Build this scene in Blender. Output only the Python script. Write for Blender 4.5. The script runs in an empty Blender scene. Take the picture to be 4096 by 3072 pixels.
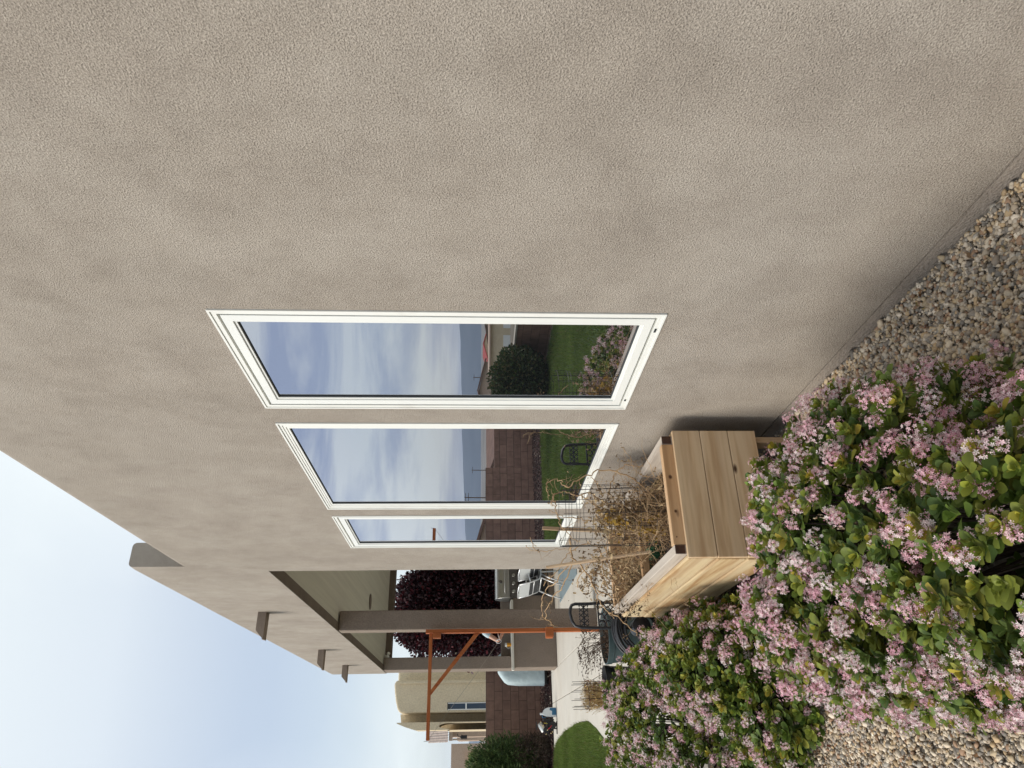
import bpy, math, random
import numpy as np
from mathutils import Vector, Matrix, noise as mnoise
random.seed(7); RS = np.random.RandomState(11)
scene = bpy.context.scene
C = scene.collection
# ---------------------------------------------------------------- camera (the photo was taken in portrait and lies on its side)
EYE = Vector((0.0, 0.0, 1.5))
FWD = Vector((0.4571362, 0.8879559, -0.0506044)); RGT = Vector((0.8891984, -0.4574952, 0.0049260)); DWN = Vector((-0.0187772, -0.0472494, -0.9987066))
cd = bpy.data.cameras.new('camera'); cam = bpy.data.objects.new('camera', cd); C.objects.link(cam)
cam.matrix_world = Matrix(((DWN.x, RGT.x, -FWD.x, EYE.x), (DWN.y, RGT.y, -FWD.y, EYE.y), (DWN.z, RGT.z, -FWD.z, EYE.z), (0, 0, 0, 1)))
cd.sensor_width = 36.0; cd.lens = 2840 / 4096 * 36.0; cd.clip_start = 0.05; cd.clip_end = 30000
scene.camera = cam
# ---------------------------------------------------------------- sky
SUN_EL, SUN_AZ = math.radians(38), math.radians(-86)      # azimuth measured from +Y towards +X
w = bpy.data.worlds.new('World'); scene.world = w; w.use_nodes = True
nt = w.node_tree; nt.nodes.clear()
def N(t, typ, **k):
    n = t.nodes.new(typ)
    for a, v in k.items(): setattr(n, a, v)
    return n
out = N(nt, 'ShaderNodeOutputWorld'); bg = N(nt, 'ShaderNodeBackground'); bg.inputs['Strength'].default_value = 0.112
sky = N(nt, 'ShaderNodeTexSky', sky_type='NISHITA'); sky.sun_disc = False
sky.sun_elevation = SUN_EL; sky.sun_rotation = SUN_AZ; sky.dust_density = 1.5; sky.air_density = 1.1
tc = N(nt, 'ShaderNodeTexCoord'); sep = N(nt, 'ShaderNodeSeparateXYZ'); nt.links.new(tc.outputs['Generated'], sep.inputs[0])
def mth(t, op, a, b=None, clamp=False):
    n = N(t, 'ShaderNodeMath', operation=op); n.use_clamp = clamp
    for i, v in enumerate((a, b)):
        if v is None: continue
        if isinstance(v, (int, float)): n.inputs[i].default_value = v
        else: t.links.new(v, n.inputs[i])
    return n.outputs[0]
zz = mth(nt, 'ADD', mth(nt, 'MAXIMUM', sep.outputs['Z'], 0.0), 0.10)
cx = mth(nt, 'DIVIDE', sep.outputs['X'], zz); cy = mth(nt, 'DIVIDE', sep.outputs['Y'], zz)
cmb = N(nt, 'ShaderNodeCombineXYZ'); nt.links.new(cx, cmb.inputs[0]); nt.links.new(cy, cmb.inputs[1])
mp = N(nt, 'ShaderNodeMapping'); mp.inputs['Scale'].default_value = (0.50, 0.22, 1); mp.inputs['Rotation'].default_value = (0, 0, 0.75); mp.inputs['Location'].default_value = (3.1, 1.2, 0)
nt.links.new(cmb.outputs[0], mp.inputs[0])
cn = N(nt, 'ShaderNodeTexNoise'); cn.inputs['Scale'].default_value = 1.0; cn.inputs['Detail'].default_value = 7; cn.inputs['Roughness'].default_value = 0.52; cn.inputs['Distortion'].default_value = 0.25
nt.links.new(mp.outputs[0], cn.inputs['Vector'])
cr = N(nt, 'ShaderNodeValToRGB'); cr.color_ramp.elements[0].position = 0.40; cr.color_ramp.elements[0].color = (0, 0, 0, 1); cr.color_ramp.elements[1].position = 0.68; cr.color_ramp.elements[1].color = (1, 1, 1, 1)
nt.links.new(cn.outputs['Fac'], cr.inputs[0])
# thin veil everywhere, thicker near the zenith and along the horizon
hz = N(nt, 'ShaderNodeValToRGB'); e = hz.color_ramp.elements
e[0].position = 0.0; e[0].color = (0.92, 0.92, 0.92, 1); e[1].position = 1.0; e[1].color = (0.9, 0.9, 0.9, 1)
for pos, v in ((0.07, 0.74), (0.15, 0.64), (0.28, 0.68), (0.42, 0.94)):
    x = e.new(pos); x.color = (v, v, v, 1)
nt.links.new(mth(nt, 'MAXIMUM', sep.outputs['Z'], 0.0), hz.inputs[0])
veil = mth(nt, 'ADD', mth(nt, 'MULTIPLY', hz.outputs[0], 0.85), mth(nt, 'MULTIPLY', cr.outputs[0], 0.30), clamp=True)
smp = N(nt, 'ShaderNodeMapping'); smp.inputs['Scale'].default_value = (2.2, 2.2, 15); nt.links.new(tc.outputs['Generated'], smp.inputs[0])
sn = N(nt, 'ShaderNodeTexNoise'); sn.inputs['Scale'].default_value = 1.0; sn.inputs['Detail'].default_value = 6; sn.inputs['Roughness'].default_value = .55; sn.inputs['Distortion'].default_value = .5; nt.links.new(smp.outputs[0], sn.inputs['Vector'])
sr = N(nt, 'ShaderNodeMapRange'); sr.inputs['From Min'].default_value = .42; sr.inputs['From Max'].default_value = .56; nt.links.new(sn.outputs['Fac'], sr.inputs['Value'])
cloudc = N(nt, 'ShaderNodeMix', data_type='RGBA'); cloudc.inputs[6].default_value = (3.1, 3.6, 5.0, 1); cloudc.inputs[7].default_value = (6.5, 6.95, 7.05, 1)
wm = N(nt, 'ShaderNodeMapRange'); wm.inputs['From Min'].default_value = -.02; wm.inputs['From Max'].default_value = -.22; nt.links.new(sep.outputs['X'], wm.inputs['Value'])   # banks of cloud lie in the west
stv = N(nt, 'ShaderNodeMix', data_type='FLOAT'); nt.links.new(wm.outputs[0], stv.inputs[0]); nt.links.new(sr.outputs[0], stv.inputs[3])
mid = mth(nt, 'ADD', mth(nt, 'MULTIPLY', cr.outputs[0], .22), mth(nt, 'ADD', mth(nt, 'MULTIPLY', mth(nt, 'ABSOLUTE', mth(nt, 'SUBTRACT', sep.outputs['Z'], .25)), 1.8), .50)); nt.links.new(mid, stv.inputs[2])
nt.links.new(mth(nt, 'ADD', stv.outputs[0], 0.0, clamp=True), cloudc.inputs[0])
mx = N(nt, 'ShaderNodeMix', data_type='RGBA'); nt.links.new(veil, mx.inputs[0]); nt.links.new(sky.outputs[0], mx.inputs[6]); nt.links.new(cloudc.outputs[2], mx.inputs[7])
nt.links.new(mx.outputs[2], bg.inputs['Color']); nt.links.new(bg.outputs[0], out.inputs[0])
# ---------------------------------------------------------------- sun (veiled by thin cloud)
sl = bpy.data.lights.new('sun', 'SUN'); sl.energy = 2.2; sl.angle = math.radians(26); sl.color = (1.0, 0.93, 0.82)
so = bpy.data.objects.new('sun', sl); C.objects.link(so)
S = Vector((math.sin(SUN_AZ) * math.cos(SUN_EL), math.cos(SUN_AZ) * math.cos(SUN_EL), math.sin(SUN_EL)))
so.rotation_euler = S.to_track_quat('Z', 'Y').to_euler(); so.location = (-4, 2, 12)
vs = scene.view_settings; vs.view_transform = 'Standard'; vs.look = 'None'; vs.exposure = 0.46; vs.gamma = 1.0; vs.use_curve_mapping = False
scene.render.engine = 'CYCLES'
scene.cycles.max_bounces = 8; scene.cycles.transparent_max_bounces = 16
# ================================================================ helpers
class MB:
    def __init__(s): s.v = []; s.f = []
    def add(s, vs, fs):
        o = len(s.v); s.v += [tuple(p) for p in vs]; s.f += [tuple(i + o for i in f) for f in fs]; return s
    def box(s, x0, x1, y0, y1, z0, z1):
        return s.add([(x0,y0,z0),(x1,y0,z0),(x1,y1,z0),(x0,y1,z0),(x0,y0,z1),(x1,y0,z1),(x1,y1,z1),(x0,y1,z1)],
                     [(0,3,2,1),(4,5,6,7),(0,1,5,4),(1,2,6,5),(2,3,7,6),(3,0,4,7)])
    def bar(s, p, q, a, b, up=(0,0,1)):
        p, q = Vector(p), Vector(q); d = (q - p).normalized(); u = Vector(up)
        if abs(d.dot(u)) > .97: u = Vector((0,1,0))
        r = d.cross(u).normalized(); u = r.cross(d)
        c = []
        for e in (p, q):
            for i, j in ((-1,-1),(1,-1),(1,1),(-1,1)): c.append(e + r*i*a/2 + u*j*b/2)
        return s.add(c, [(3,2,1,0),(4,5,6,7),(0,1,5,4),(1,2,6,5),(2,3,7,6),(3,0,4,7)])
    def tube(s, pts, r, n=6, cap=True, closed=False):
        pts = [Vector(p) for p in pts]; m = len(pts)
        rr = r if isinstance(r, (list, tuple)) else [r]*m
        ref = None; vs = []; 
        for i, p in enumerate(pts):
            a = pts[(i-1) % m] if closed or i > 0 else pts[0]; b = pts[(i+1) % m] if closed or i < m-1 else pts[-1]
            t = (b - a); t = t.normalized() if t.length > 1e-9 else Vector((0,0,1))
            if ref is None:
                ref = Vector((0,0,1)) if abs(t.z) < .9 else Vector((1,0,0))
            u = t.cross(ref); u = u.normalized() if u.length > 1e-6 else t.orthogonal().normalized()
            v = t.cross(u).normalized(); ref = u.cross(t)
            for k in range(n):
                an = 2*math.pi*k/n; vs.append(p + (u*math.cos(an) + v*math.sin(an))*rr[i])
        fs = []
        for i in range(m if closed else m-1):
            j = (i+1) % m
            for k in range(n): fs.append((i*n+k, i*n+(k+1)%n, j*n+(k+1)%n, j*n+k))
        if cap and not closed: fs.append(tuple(range(n-1,-1,-1))); fs.append(tuple((m-1)*n+k for k in range(n)))
        return s.add(vs, fs)
    def lathe(s, c, prof, n=24, axis='Z', close=True):
        c = Vector(c); vs = []; fs = []
        for r, h in prof:
            for k in range(n):
                a = 2*math.pi*k/n; x, y = r*math.cos(a), r*math.sin(a)
                vs.append(c + (Vector((x,y,h)) if axis == 'Z' else Vector((h,x,y)) if axis == 'X' else Vector((x,h,y))))
        for i in range(len(prof)-1):
            for k in range(n): fs.append((i*n+k, i*n+(k+1)%n, (i+1)*n+(k+1)%n, (i+1)*n+k))
        if close: fs.append(tuple(range(n-1,-1,-1))); fs.append(tuple((len(prof)-1)*n+k for k in range(n)))
        return s.add(vs, fs)
    def prism(s, poly, a, b, axis='Y'):
        n = len(poly)
        def P(u, v, w_): return (u, w_, v) if axis == 'Y' else (w_, u, v) if axis == 'X' else (u, v, w_)
        vs = [P(u, v, a) for u, v in poly] + [P(u, v, b) for u, v in poly]
        return s.add(vs, [tuple(range(n)), tuple(range(2*n-1, n-1, -1))] + [(i, i+n, (i+1)%n+n, (i+1)%n) for i in range(n)])
    def ring(s, y0, y1, z0, z1, wd, xf, xb):
        wy, wz = wd if isinstance(wd, tuple) else (wd, wd)
        o = [(y0,z0),(y1,z0),(y1,z1),(y0,z1)]; i = [(y0+wy,z0+wz),(y1-wy,z0+wz),(y1-wy,z1-wz),(y0+wy,z1-wz)]
        vs = [(xf,)+p for p in o] + [(xf,)+p for p in i] + [(xb,)+p for p in i] + [(xb,)+p for p in o]
        fs = []
        for k in range(4):
            j = (k+1) % 4
            fs += [(k, j, j+4, k+4), (k+4, j+4, j+8, k+8), (j, k, k+12, j+12), (k+8, j+8, j+12, k+12)]
        return s.add(vs, fs)
    def blob(s, c, r, n=6, sq=(1,1,1)):
        c = Vector(c); prof = [(r*math.sin(math.pi*i/n), -r*math.cos(math.pi*i/n)) for i in range(1, n)]
        vs = [c + Vector((0,0,-r*sq[2]))]; m = 8
        for a, h in prof:
            for k in range(m): vs.append(c + Vector((a*math.cos(2*math.pi*k/m)*sq[0], a*math.sin(2*math.pi*k/m)*sq[1], h*sq[2])))
        vs.append(c + Vector((0,0,r*sq[2]))); L = len(vs)-1; fs = [(0, 1+(k+1)%m, 1+k) for k in range(m)]
        for i in range(n-2):
            for k in range(m): fs.append((1+i*m+k, 1+i*m+(k+1)%m, 1+(i+1)*m+(k+1)%m, 1+(i+1)*m+k))
        fs += [(L, 1+(n-2)*m+k, 1+(n-2)*m+(k+1)%m) for k in range(m)]
        return s.add(vs, fs)
ORG = {}
def setp(o, label=None, cat=None, group=None, kind=None):
    if label: o['label'] = label
    if cat: o['category'] = cat
    if group: o['group'] = group
    if kind: o['kind'] = kind
    return o
def thing(name, label, cat, loc, group=None):
    o = bpy.data.objects.new(name, None); C.objects.link(o); o.location = loc; o.empty_display_size = .1
    ORG[o.name] = Vector(loc); return setp(o, label, cat, group)
def fin(name, me, mat, parent=None):
    o = bpy.data.objects.new(name, me); C.objects.link(o)
    if mat: me.materials.append(mat)
    if parent is not None:
        off = ORG[parent.name]; me.transform(Matrix.Translation(-off)); o.parent = parent; ORG[o.name] = off
    else: ORG[o.name] = Vector((0,0,0))
    return o
def obj(name, mb, mat, parent=None, bevel=0, smooth=False, recalc=True):
    me = bpy.data.meshes.new(name); me.from_pydata(mb.v, [], mb.f); me.update()
    if recalc:
        import bmesh
        bm = bmesh.new(); bm.from_mesh(me); bmesh.ops.recalc_face_normals(bm, faces=bm.faces); bm.to_mesh(me); bm.free()
    if smooth:
        me.polygons.foreach_set('use_smooth', [True]*len(me.polygons))
        if smooth == 'auto':
            try: me.set_sharp_from_angle(angle=math.radians(38))
            except Exception: pass
    o = fin(name, me, mat, parent)
    if bevel:
        b = o.modifiers.new('bevel', 'BEVEL'); b.width = bevel; b.segments = 2; b.limit_method = 'ANGLE'; b.angle_limit = math.radians(40)
    return o
def bigmesh(name, V, F, mat, parent=None, col=None, smooth=False):
    """V (n,3) array, F (m,k) array of one face size"""
    me = bpy.data.meshes.new(name); V = np.asarray(V, np.float32); F = np.asarray(F, np.int32)
    me.vertices.add(len(V)); me.vertices.foreach_set('co', V.ravel())
    k = F.shape[1]; me.loops.add(F.size); me.loops.foreach_set('vertex_index', F.ravel())
    me.polygons.add(len(F)); me.polygons.foreach_set('loop_start', np.arange(0, F.size, k, dtype=np.int32))
    try: me.polygons.foreach_set('loop_total', np.full(len(F), k, np.int32))
    except Exception: pass
    if smooth: me.polygons.foreach_set('use_smooth', np.ones(len(F), bool))
    me.update(calc_edges=True)
    if col is not None:
        a = me.color_attributes.new('tone', 'FLOAT_COLOR', 'POINT'); c4 = np.ones((len(V), 4), np.float32); c4[:, :3] = col
        a.data.foreach_set('color', c4.ravel())
    return fin(name, me, mat, parent)
def scatter(T, TF, M, P, cols=None):
    """place template T (k,3) with matrices M (n,3,3) at P (n,3)"""
    n = len(P); k = len(T)
    V = np.einsum('nij,kj->nki', M, T) + P[:, None, :]
    F = (TF[None] + (np.arange(n) * k)[:, None, None]).reshape(-1, TF.shape[1])
    col = None if cols is None else np.repeat(cols, k, axis=0)
    return V.reshape(-1, 3), F, col
def frames(z, up=None, spin=None):
    """matrices whose 3rd column is z"""
    z = z / (np.linalg.norm(z, axis=1, keepdims=True) + 1e-9)
    r = RS.normal(size=z.shape) if up is None else np.broadcast_to(np.asarray(up, float), z.shape)
    x = np.cross(r, z); x /= (np.linalg.norm(x, axis=1, keepdims=True) + 1e-9); y = np.cross(z, x)
    return np.stack([x, y, z], axis=2)
# ================================================================ materials
def link(t, a, b): t.links.new(a, b)
def pm(name, c1, c2=None, scale=6, detail=5, rough=.8, bump=0., bscale=60, bdist=.003, metallic=0., stretch=(1,1,1), c3=None, s3=1.2, f3=.5, spec=.5, lo=.35, hi=.65, perisland=0., bstretch=None):
    m = bpy.data.materials.new(name); m.use_nodes = True; t = m.node_tree; b = t.nodes['Principled BSDF']
    b.inputs['Roughness'].default_value = rough; b.inputs['Metallic'].default_value = metallic; b.inputs['Specular IOR Level'].default_value = spec
    tcn = N(t, 'ShaderNodeTexCoord'); co = tcn.outputs['Object']
    def noi(sc, st=(1,1,1), det=5, dis=0.):
        mpn = N(t, 'ShaderNodeMapping'); mpn.inputs['Scale'].default_value = st; link(t, co, mpn.inputs[0])
        n = N(t, 'ShaderNodeTexNoise'); n.inputs['Scale'].default_value = sc; n.inputs['Detail'].default_value = det; n.inputs['Distortion'].default_value = dis; link(t, mpn.outputs[0], n.inputs['Vector']); return n.outputs['Fac']
    def ramp(fac, lo, hi):
        r = N(t, 'ShaderNodeMapRange'); r.inputs['From Min'].default_value = lo; r.inputs['From Max'].default_value = hi; link(t, fac, r.inputs['Value']); return r.outputs[0]
    def mix(fac, a, bb):
        x = N(t, 'ShaderNodeMix', data_type='RGBA')
        for i, v in ((0, fac), (6, a), (7, bb)):
            if isinstance(v, (tuple, list)): x.inputs[i].default_value = (*v, 1)
            elif isinstance(v, (int, float)): x.inputs[i].default_value = v
            else: link(t, v, x.inputs[i])
        return x.outputs[2]
    col = None
    if c2 is not None:
        col = mix(ramp(noi(scale, stretch, detail), lo, hi), c1, c2)
        if c3 is not None: col = mix(mth(t, 'MULTIPLY', ramp(noi(s3, stretch, 4), .42, .62), f3), col, c3)
        if perisland:
            g = N(t, 'ShaderNodeNewGeometry'); h = N(t, 'ShaderNodeHueSaturation'); link(t, col, h.inputs['Color'])
            link(t, mth(t, 'ADD', mth(t, 'MULTIPLY', g.outputs['Random Per Island'], perisland), 1 - perisland/2), h.inputs['Value']); col = h.outputs[0]
        link(t, col, b.inputs['Base Color'])
    else: b.inputs['Base Color'].default_value = (*c1, 1)
    if bump:
        bn = N(t, 'ShaderNodeBump'); bn.inputs['Strength'].default_value = bump; bn.inputs['Distance'].default_value = bdist
        link(t, noi(bscale, bstretch or stretch, 4), bn.inputs['Height']); link(t, bn.outputs[0], b.inputs['Normal'])
    return m
def wood(name, axis, c1, c2, c3, sc=1.0, knots=False):
    st = [16, 16, 16]; st['XYZ'.index(axis)] = 1.0
    m = pm(name, c1, c2, scale=2.6*sc, detail=9, rough=.75, bump=.25, bscale=6, bdist=.002, stretch=tuple(st), c3=c3, s3=.8, f3=.7, lo=.40, hi=.60, perisland=.30)
    if knots:
        t = m.node_tree; b = t.nodes['Principled BSDF']; src = b.inputs['Base Color'].links[0].from_socket
        tcn = N(t, 'ShaderNodeTexCoord'); mpn = N(t, 'ShaderNodeMapping'); sv = [13, 13, 13]; sv['XYZ'.index(axis)] = 5.5; mpn.inputs['Scale'].default_value = sv; link(t, tcn.outputs['Object'], mpn.inputs[0])
        v = N(t, 'ShaderNodeTexVoronoi'); v.inputs['Scale'].default_value = 1.0; v.inputs['Randomness'].default_value = 1; link(t, mpn.outputs[0], v.inputs['Vector'])
        mr = N(t, 'ShaderNodeMapRange'); mr.inputs['From Min'].default_value = .16; mr.inputs['From Max'].default_value = .06; link(t, v.outputs['Distance'], mr.inputs['Value'])
        x = N(t, 'ShaderNodeMix', data_type='RGBA'); link(t, mr.outputs[0], x.inputs[0]); link(t, src, x.inputs[6]); x.inputs[7].default_value = (.07, .03, .012, 1); link(t, x.outputs[2], b.inputs['Base Color'])
    return m
def leafmat(name, rough=.45, trans=.3, spec=.4):
    m = bpy.data.materials.new(name); m.use_nodes = True; t = m.node_tree; b = t.nodes['Principled BSDF']; o = t.nodes['Material Output']
    a = N(t, 'ShaderNodeAttribute', attribute_name='tone'); link(t, a.outputs['Color'], b.inputs['Base Color']); b.inputs['Roughness'].default_value = rough; b.inputs['Specular IOR Level'].default_value = spec
    tr = N(t, 'ShaderNodeBsdfTranslucent'); link(t, a.outputs['Color'], tr.inputs['Color']); ms = N(t, 'ShaderNodeMixShader'); ms.inputs[0].default_value = trans
    link(t, b.outputs[0], ms.inputs[1]); link(t, tr.outputs[0], ms.inputs[2]); link(t, ms.outputs[0], o.inputs['Surface']); return m
def stucco(name, c1, c2, c3, grain=1.0, con=.12):
    m = bpy.data.materials.new(name); m.use_nodes = True; t = m.node_tree; b = t.nodes['Principled BSDF']; b.inputs['Roughness'].default_value = .95; b.inputs['Specular IOR Level'].default_value = .15
    co = N(t, 'ShaderNodeTexCoord').outputs['Object']
    def noi(sc, st=(1,1,1), det=5, dis=0., ro=.5):
        mpn = N(t, 'ShaderNodeMapping'); mpn.inputs['Scale'].default_value = st; link(t, co, mpn.inputs[0])
        n = N(t, 'ShaderNodeTexNoise'); n.inputs['Scale'].default_value = sc; n.inputs['Detail'].default_value = det; n.inputs['Distortion'].default_value = dis; n.inputs['Roughness'].default_value = ro; link(t, mpn.outputs[0], n.inputs['Vector']); return n.outputs['Fac']
    def mr(f, lo, hi, a=0., bb=1.):
        r = N(t, 'ShaderNodeMapRange'); r.inputs['From Min'].default_value = lo; r.inputs['From Max'].default_value = hi; r.inputs['To Min'].default_value = a; r.inputs['To Max'].default_value = bb; link(t, f, r.inputs['Value']); return r.outputs[0]
    def mix(fac, a, bb):
        x = N(t, 'ShaderNodeMix', data_type='RGBA')
        for i, v in ((0, fac), (6, a), (7, bb)):
            if isinstance(v, (tuple, list)): x.inputs[i].default_value = (*v, 1)
            else: link(t, v, x.inputs[i])
        return x.outputs[2]
    col = mix(mr(noi(3.2, (1, 1, 1), 12, .08, .78), .36, .66), c1, c2)
    col = mix(mr(noi(1.5, (1, 1, .8), 11, .12, .76), .45, .70, 0, .8), col, c3)
    fine = noi(70*grain, det=3, ro=.6)
    h = N(t, 'ShaderNodeHueSaturation'); link(t, col, h.inputs['Color']); link(t, mr(fine, .32, .68, 1-con, 1+con), h.inputs['Value']); link(t, h.outputs[0], b.inputs['Base Color'])
    vo = N(t, 'ShaderNodeTexVoronoi', feature='SMOOTH_F1'); vo.inputs['Scale'].default_value = 100*grain; link(t, co, vo.inputs['Vector'])
    hh = mth(t, 'ADD', mth(t, 'MULTIPLY', fine, 1.0), mth(t, 'MULTIPLY', vo.outputs['Distance'], -.5))
    b1 = N(t, 'ShaderNodeBump'); b1.inputs['Strength'].default_value = .9; b1.inputs['Distance'].default_value = .0060; link(t, hh, b1.inputs['Height'])
    b2 = N(t, 'ShaderNodeBump'); b2.inputs['Strength'].default_value = .22; b2.inputs['Distance'].default_value = .02; link(t, noi(4.5, det=3), b2.inputs['Height']); link(t, b1.outputs[0], b2.inputs['Normal']); link(t, b2.outputs[0], b.inputs['Normal'])
    return m
M = {}
M['stucco'] = stucco('house_stucco', (.380,.335,.285), (.300,.262,.222), (.440,.397,.345), 2.8, .32)
M['stucco_base'] = stucco('foundation_parge', (.36,.315,.272), (.30,.262,.228), (.40,.355,.31), 1.5)
M['stucco_dark'] = stucco('trim_stucco', (.27,.22,.18), (.235,.19,.155), (.29,.24,.2), 1.0)
M['stucco_nb'] = stucco('neighbour_stucco', (.66,.56,.39), (.60,.50,.35), (.70,.60,.43), .3)
M['stucco_pink'] = stucco('rose_stucco', (.52,.40,.31), (.46,.35,.27), (.5,.4,.32), .3)
M['ceiling'] = pm('porch_ceiling_paint', (.56,.54,.45), (.50,.48,.40), scale=2, stretch=(12,.3,1), rough=.9, bump=.3, bscale=60)
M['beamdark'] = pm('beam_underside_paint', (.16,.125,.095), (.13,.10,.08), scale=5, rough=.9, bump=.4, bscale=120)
M['white'] = pm('white_vinyl', (.80,.81,.77), (.76,.77,.74), scale=3, rough=.4)
M['whitedirt'] = pm('aged_white_vinyl', (.79,.795,.75), (.70,.69,.64), scale=6, rough=.5, lo=.55, hi=.8)
M['gasket'] = pm('black_rubber', (.03,.035,.035), rough=.6)
M['concrete'] = pm('patio_concrete', (.66,.62,.55), (.59,.55,.48), scale=2.5, detail=9, rough=.85, bump=.15, bscale=120, c3=(.66,.63,.57), s3=.5, f3=.7)
M['gravelbase'] = pm('gravel_bed_soil', (.27,.235,.195), (.17,.145,.12), scale=60, rough=.95, bump=.9, bscale=55, bdist=.02)
M['soil'] = pm('potting_soil', (.12,.075,.055), (.055,.035,.028), scale=50, rough=.95, bump=1., bscale=70, bdist=.02, c3=(.13,.09,.07), s3=30, f3=.5)
M['lawnbase'] = pm('lawn_soil', (.05,.085,.02), (.03,.055,.015), scale=20, rough=.95)
M['woodx'] = wood('cedar_board_crosswise', 'X', (.66,.47,.275), (.49,.31,.16), (.72,.56,.37), knots=True)
M['woodxk'] = wood('knotty_rail', 'X', (.56,.34,.17), (.46,.26,.12), (.6,.42,.25), knots=True)
M['woody'] = wood('cedar_board_lengthwise', 'Y', (.62,.47,.26), (.42,.25,.11), (.68,.56,.36))
M['woodgrey'] = wood('weathered_top', 'Y', (.52,.45,.37), (.40,.34,.28), (.58,.52,.45))
_m = M['woodxk']; _t = _m.node_tree; _b = _t.nodes['Principled BSDF']; _src = _b.inputs['Base Color'].links[0].from_socket; _co = N(_t, 'ShaderNodeTexCoord')
for _x, _z, _r in ((.075,.617,.013), (-.085,.612,.010), (-.20,.622,.005)):
    _mp = N(_t, 'ShaderNodeMapping', vector_type='POINT'); _mp.inputs['Location'].default_value = (-_x, 0, -_z*1.15); _mp.inputs['Scale'].default_value = (1, 0, 1.15); link(_t, _co.outputs['Object'], _mp.inputs[0])
    _ln = N(_t, 'ShaderNodeVectorMath', operation='LENGTH'); link(_t, _mp.outputs[0], _ln.inputs[0]); _mr = N(_t, 'ShaderNodeMapRange'); _mr.inputs['From Min'].default_value = _r; _mr.inputs['From Max'].default_value = _r*.45; link(_t, _ln.outputs['Value'], _mr.inputs['Value'])
    _x2 = N(_t, 'ShaderNodeMix', data_type='RGBA'); link(_t, _mr.outputs[0], _x2.inputs[0]); link(_t, _src, _x2.inputs[6]); _x2.inputs[7].default_value = (.09,.035,.012,1); _src = _x2.outputs[2]
link(_t, _src, _b.inputs['Base Color'])
M['woodend'] = pm('end_grain', (.075,.035,.02), (.045,.02,.012), scale=60, rough=.9)
M['woodz'] = wood('stake_wood', 'Z', (.50,.36,.22), (.40,.27,.16), (.55,.43,.3))
M['orange'] = wood('orange_stained_timber', 'Z', (.42,.115,.025), (.30,.07,.014), (.47,.15,.04))
M['orangex'] = wood('orange_stained_arm', 'X', (.42,.115,.025), (.30,.07,.014), (.47,.15,.04))
M['wire'] = pm('black_wire', (.012,.012,.014), rough=.5)
M['twig'] = pm('dry_twig', (.52,.36,.20), (.34,.21,.11), scale=25, rough=.85)
M['twigdark'] = pm('dark_dry_twig', (.12,.08,.055), (.07,.045,.03), scale=25, rough=.9)
M['bark'] = pm('shrub_bark', (.06,.045,.035), (.035,.025,.02), scale=30, rough=.95)
M['iron'] = pm('black_cast_iron', (.014,.015,.018), (.022,.023,.027), scale=40, rough=.42, bump=.2, bscale=200)
M['hose'] = pm('black_hose', (.02,.021,.024), rough=.5)
M['teal'] = pm('teal_grey_plastic', (.045,.075,.08), (.035,.06,.065), scale=12, rough=.5)
M['steel'] = pm('brushed_steel', (.66,.66,.63), (.58,.58,.55), scale=8, stretch=(1,30,30), rough=.38, metallic=1.)
M['panel'] = pm('dark_steel_panel', (.16,.15,.14), rough=.4, metallic=.8)
M['blackm'] = pm('black_enamel', (.012,.012,.013), rough=.45)
M['sling'] = pm('light_grey_sling', (.50,.52,.52), (.44,.46,.46), scale=200, rough=.8)
M['slingd'] = pm('charcoal_sling', (.035,.037,.04), rough=.8)
M['chrome'] = pm('white_metal_tube', (.72,.73,.74), rough=.3, metallic=.4)
M['rug'] = pm('blue_grey_rug', (.17,.24,.28), (.36,.42,.44), scale=3, stretch=(4,60,1), detail=8, rough=.95, c3=(.12,.17,.2), s3=3, f3=.5)
M['counter'] = pm('pale_tile_counter', (.70,.68,.60), (.62,.60,.53), scale=60, rough=.5)
M['cover'] = pm('pale_blue_cover', (.50,.60,.62), (.44,.54,.57), scale=14, rough=.75, bump=.6, bscale=9, bdist=.03)
M['green_tape'] = pm('green_garden_tape', (.06,.30,.16), rough=.6)
M['straw'] = pm('straw', (.60,.44,.20), (.45,.31,.13), scale=30, rough=.9)
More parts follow.
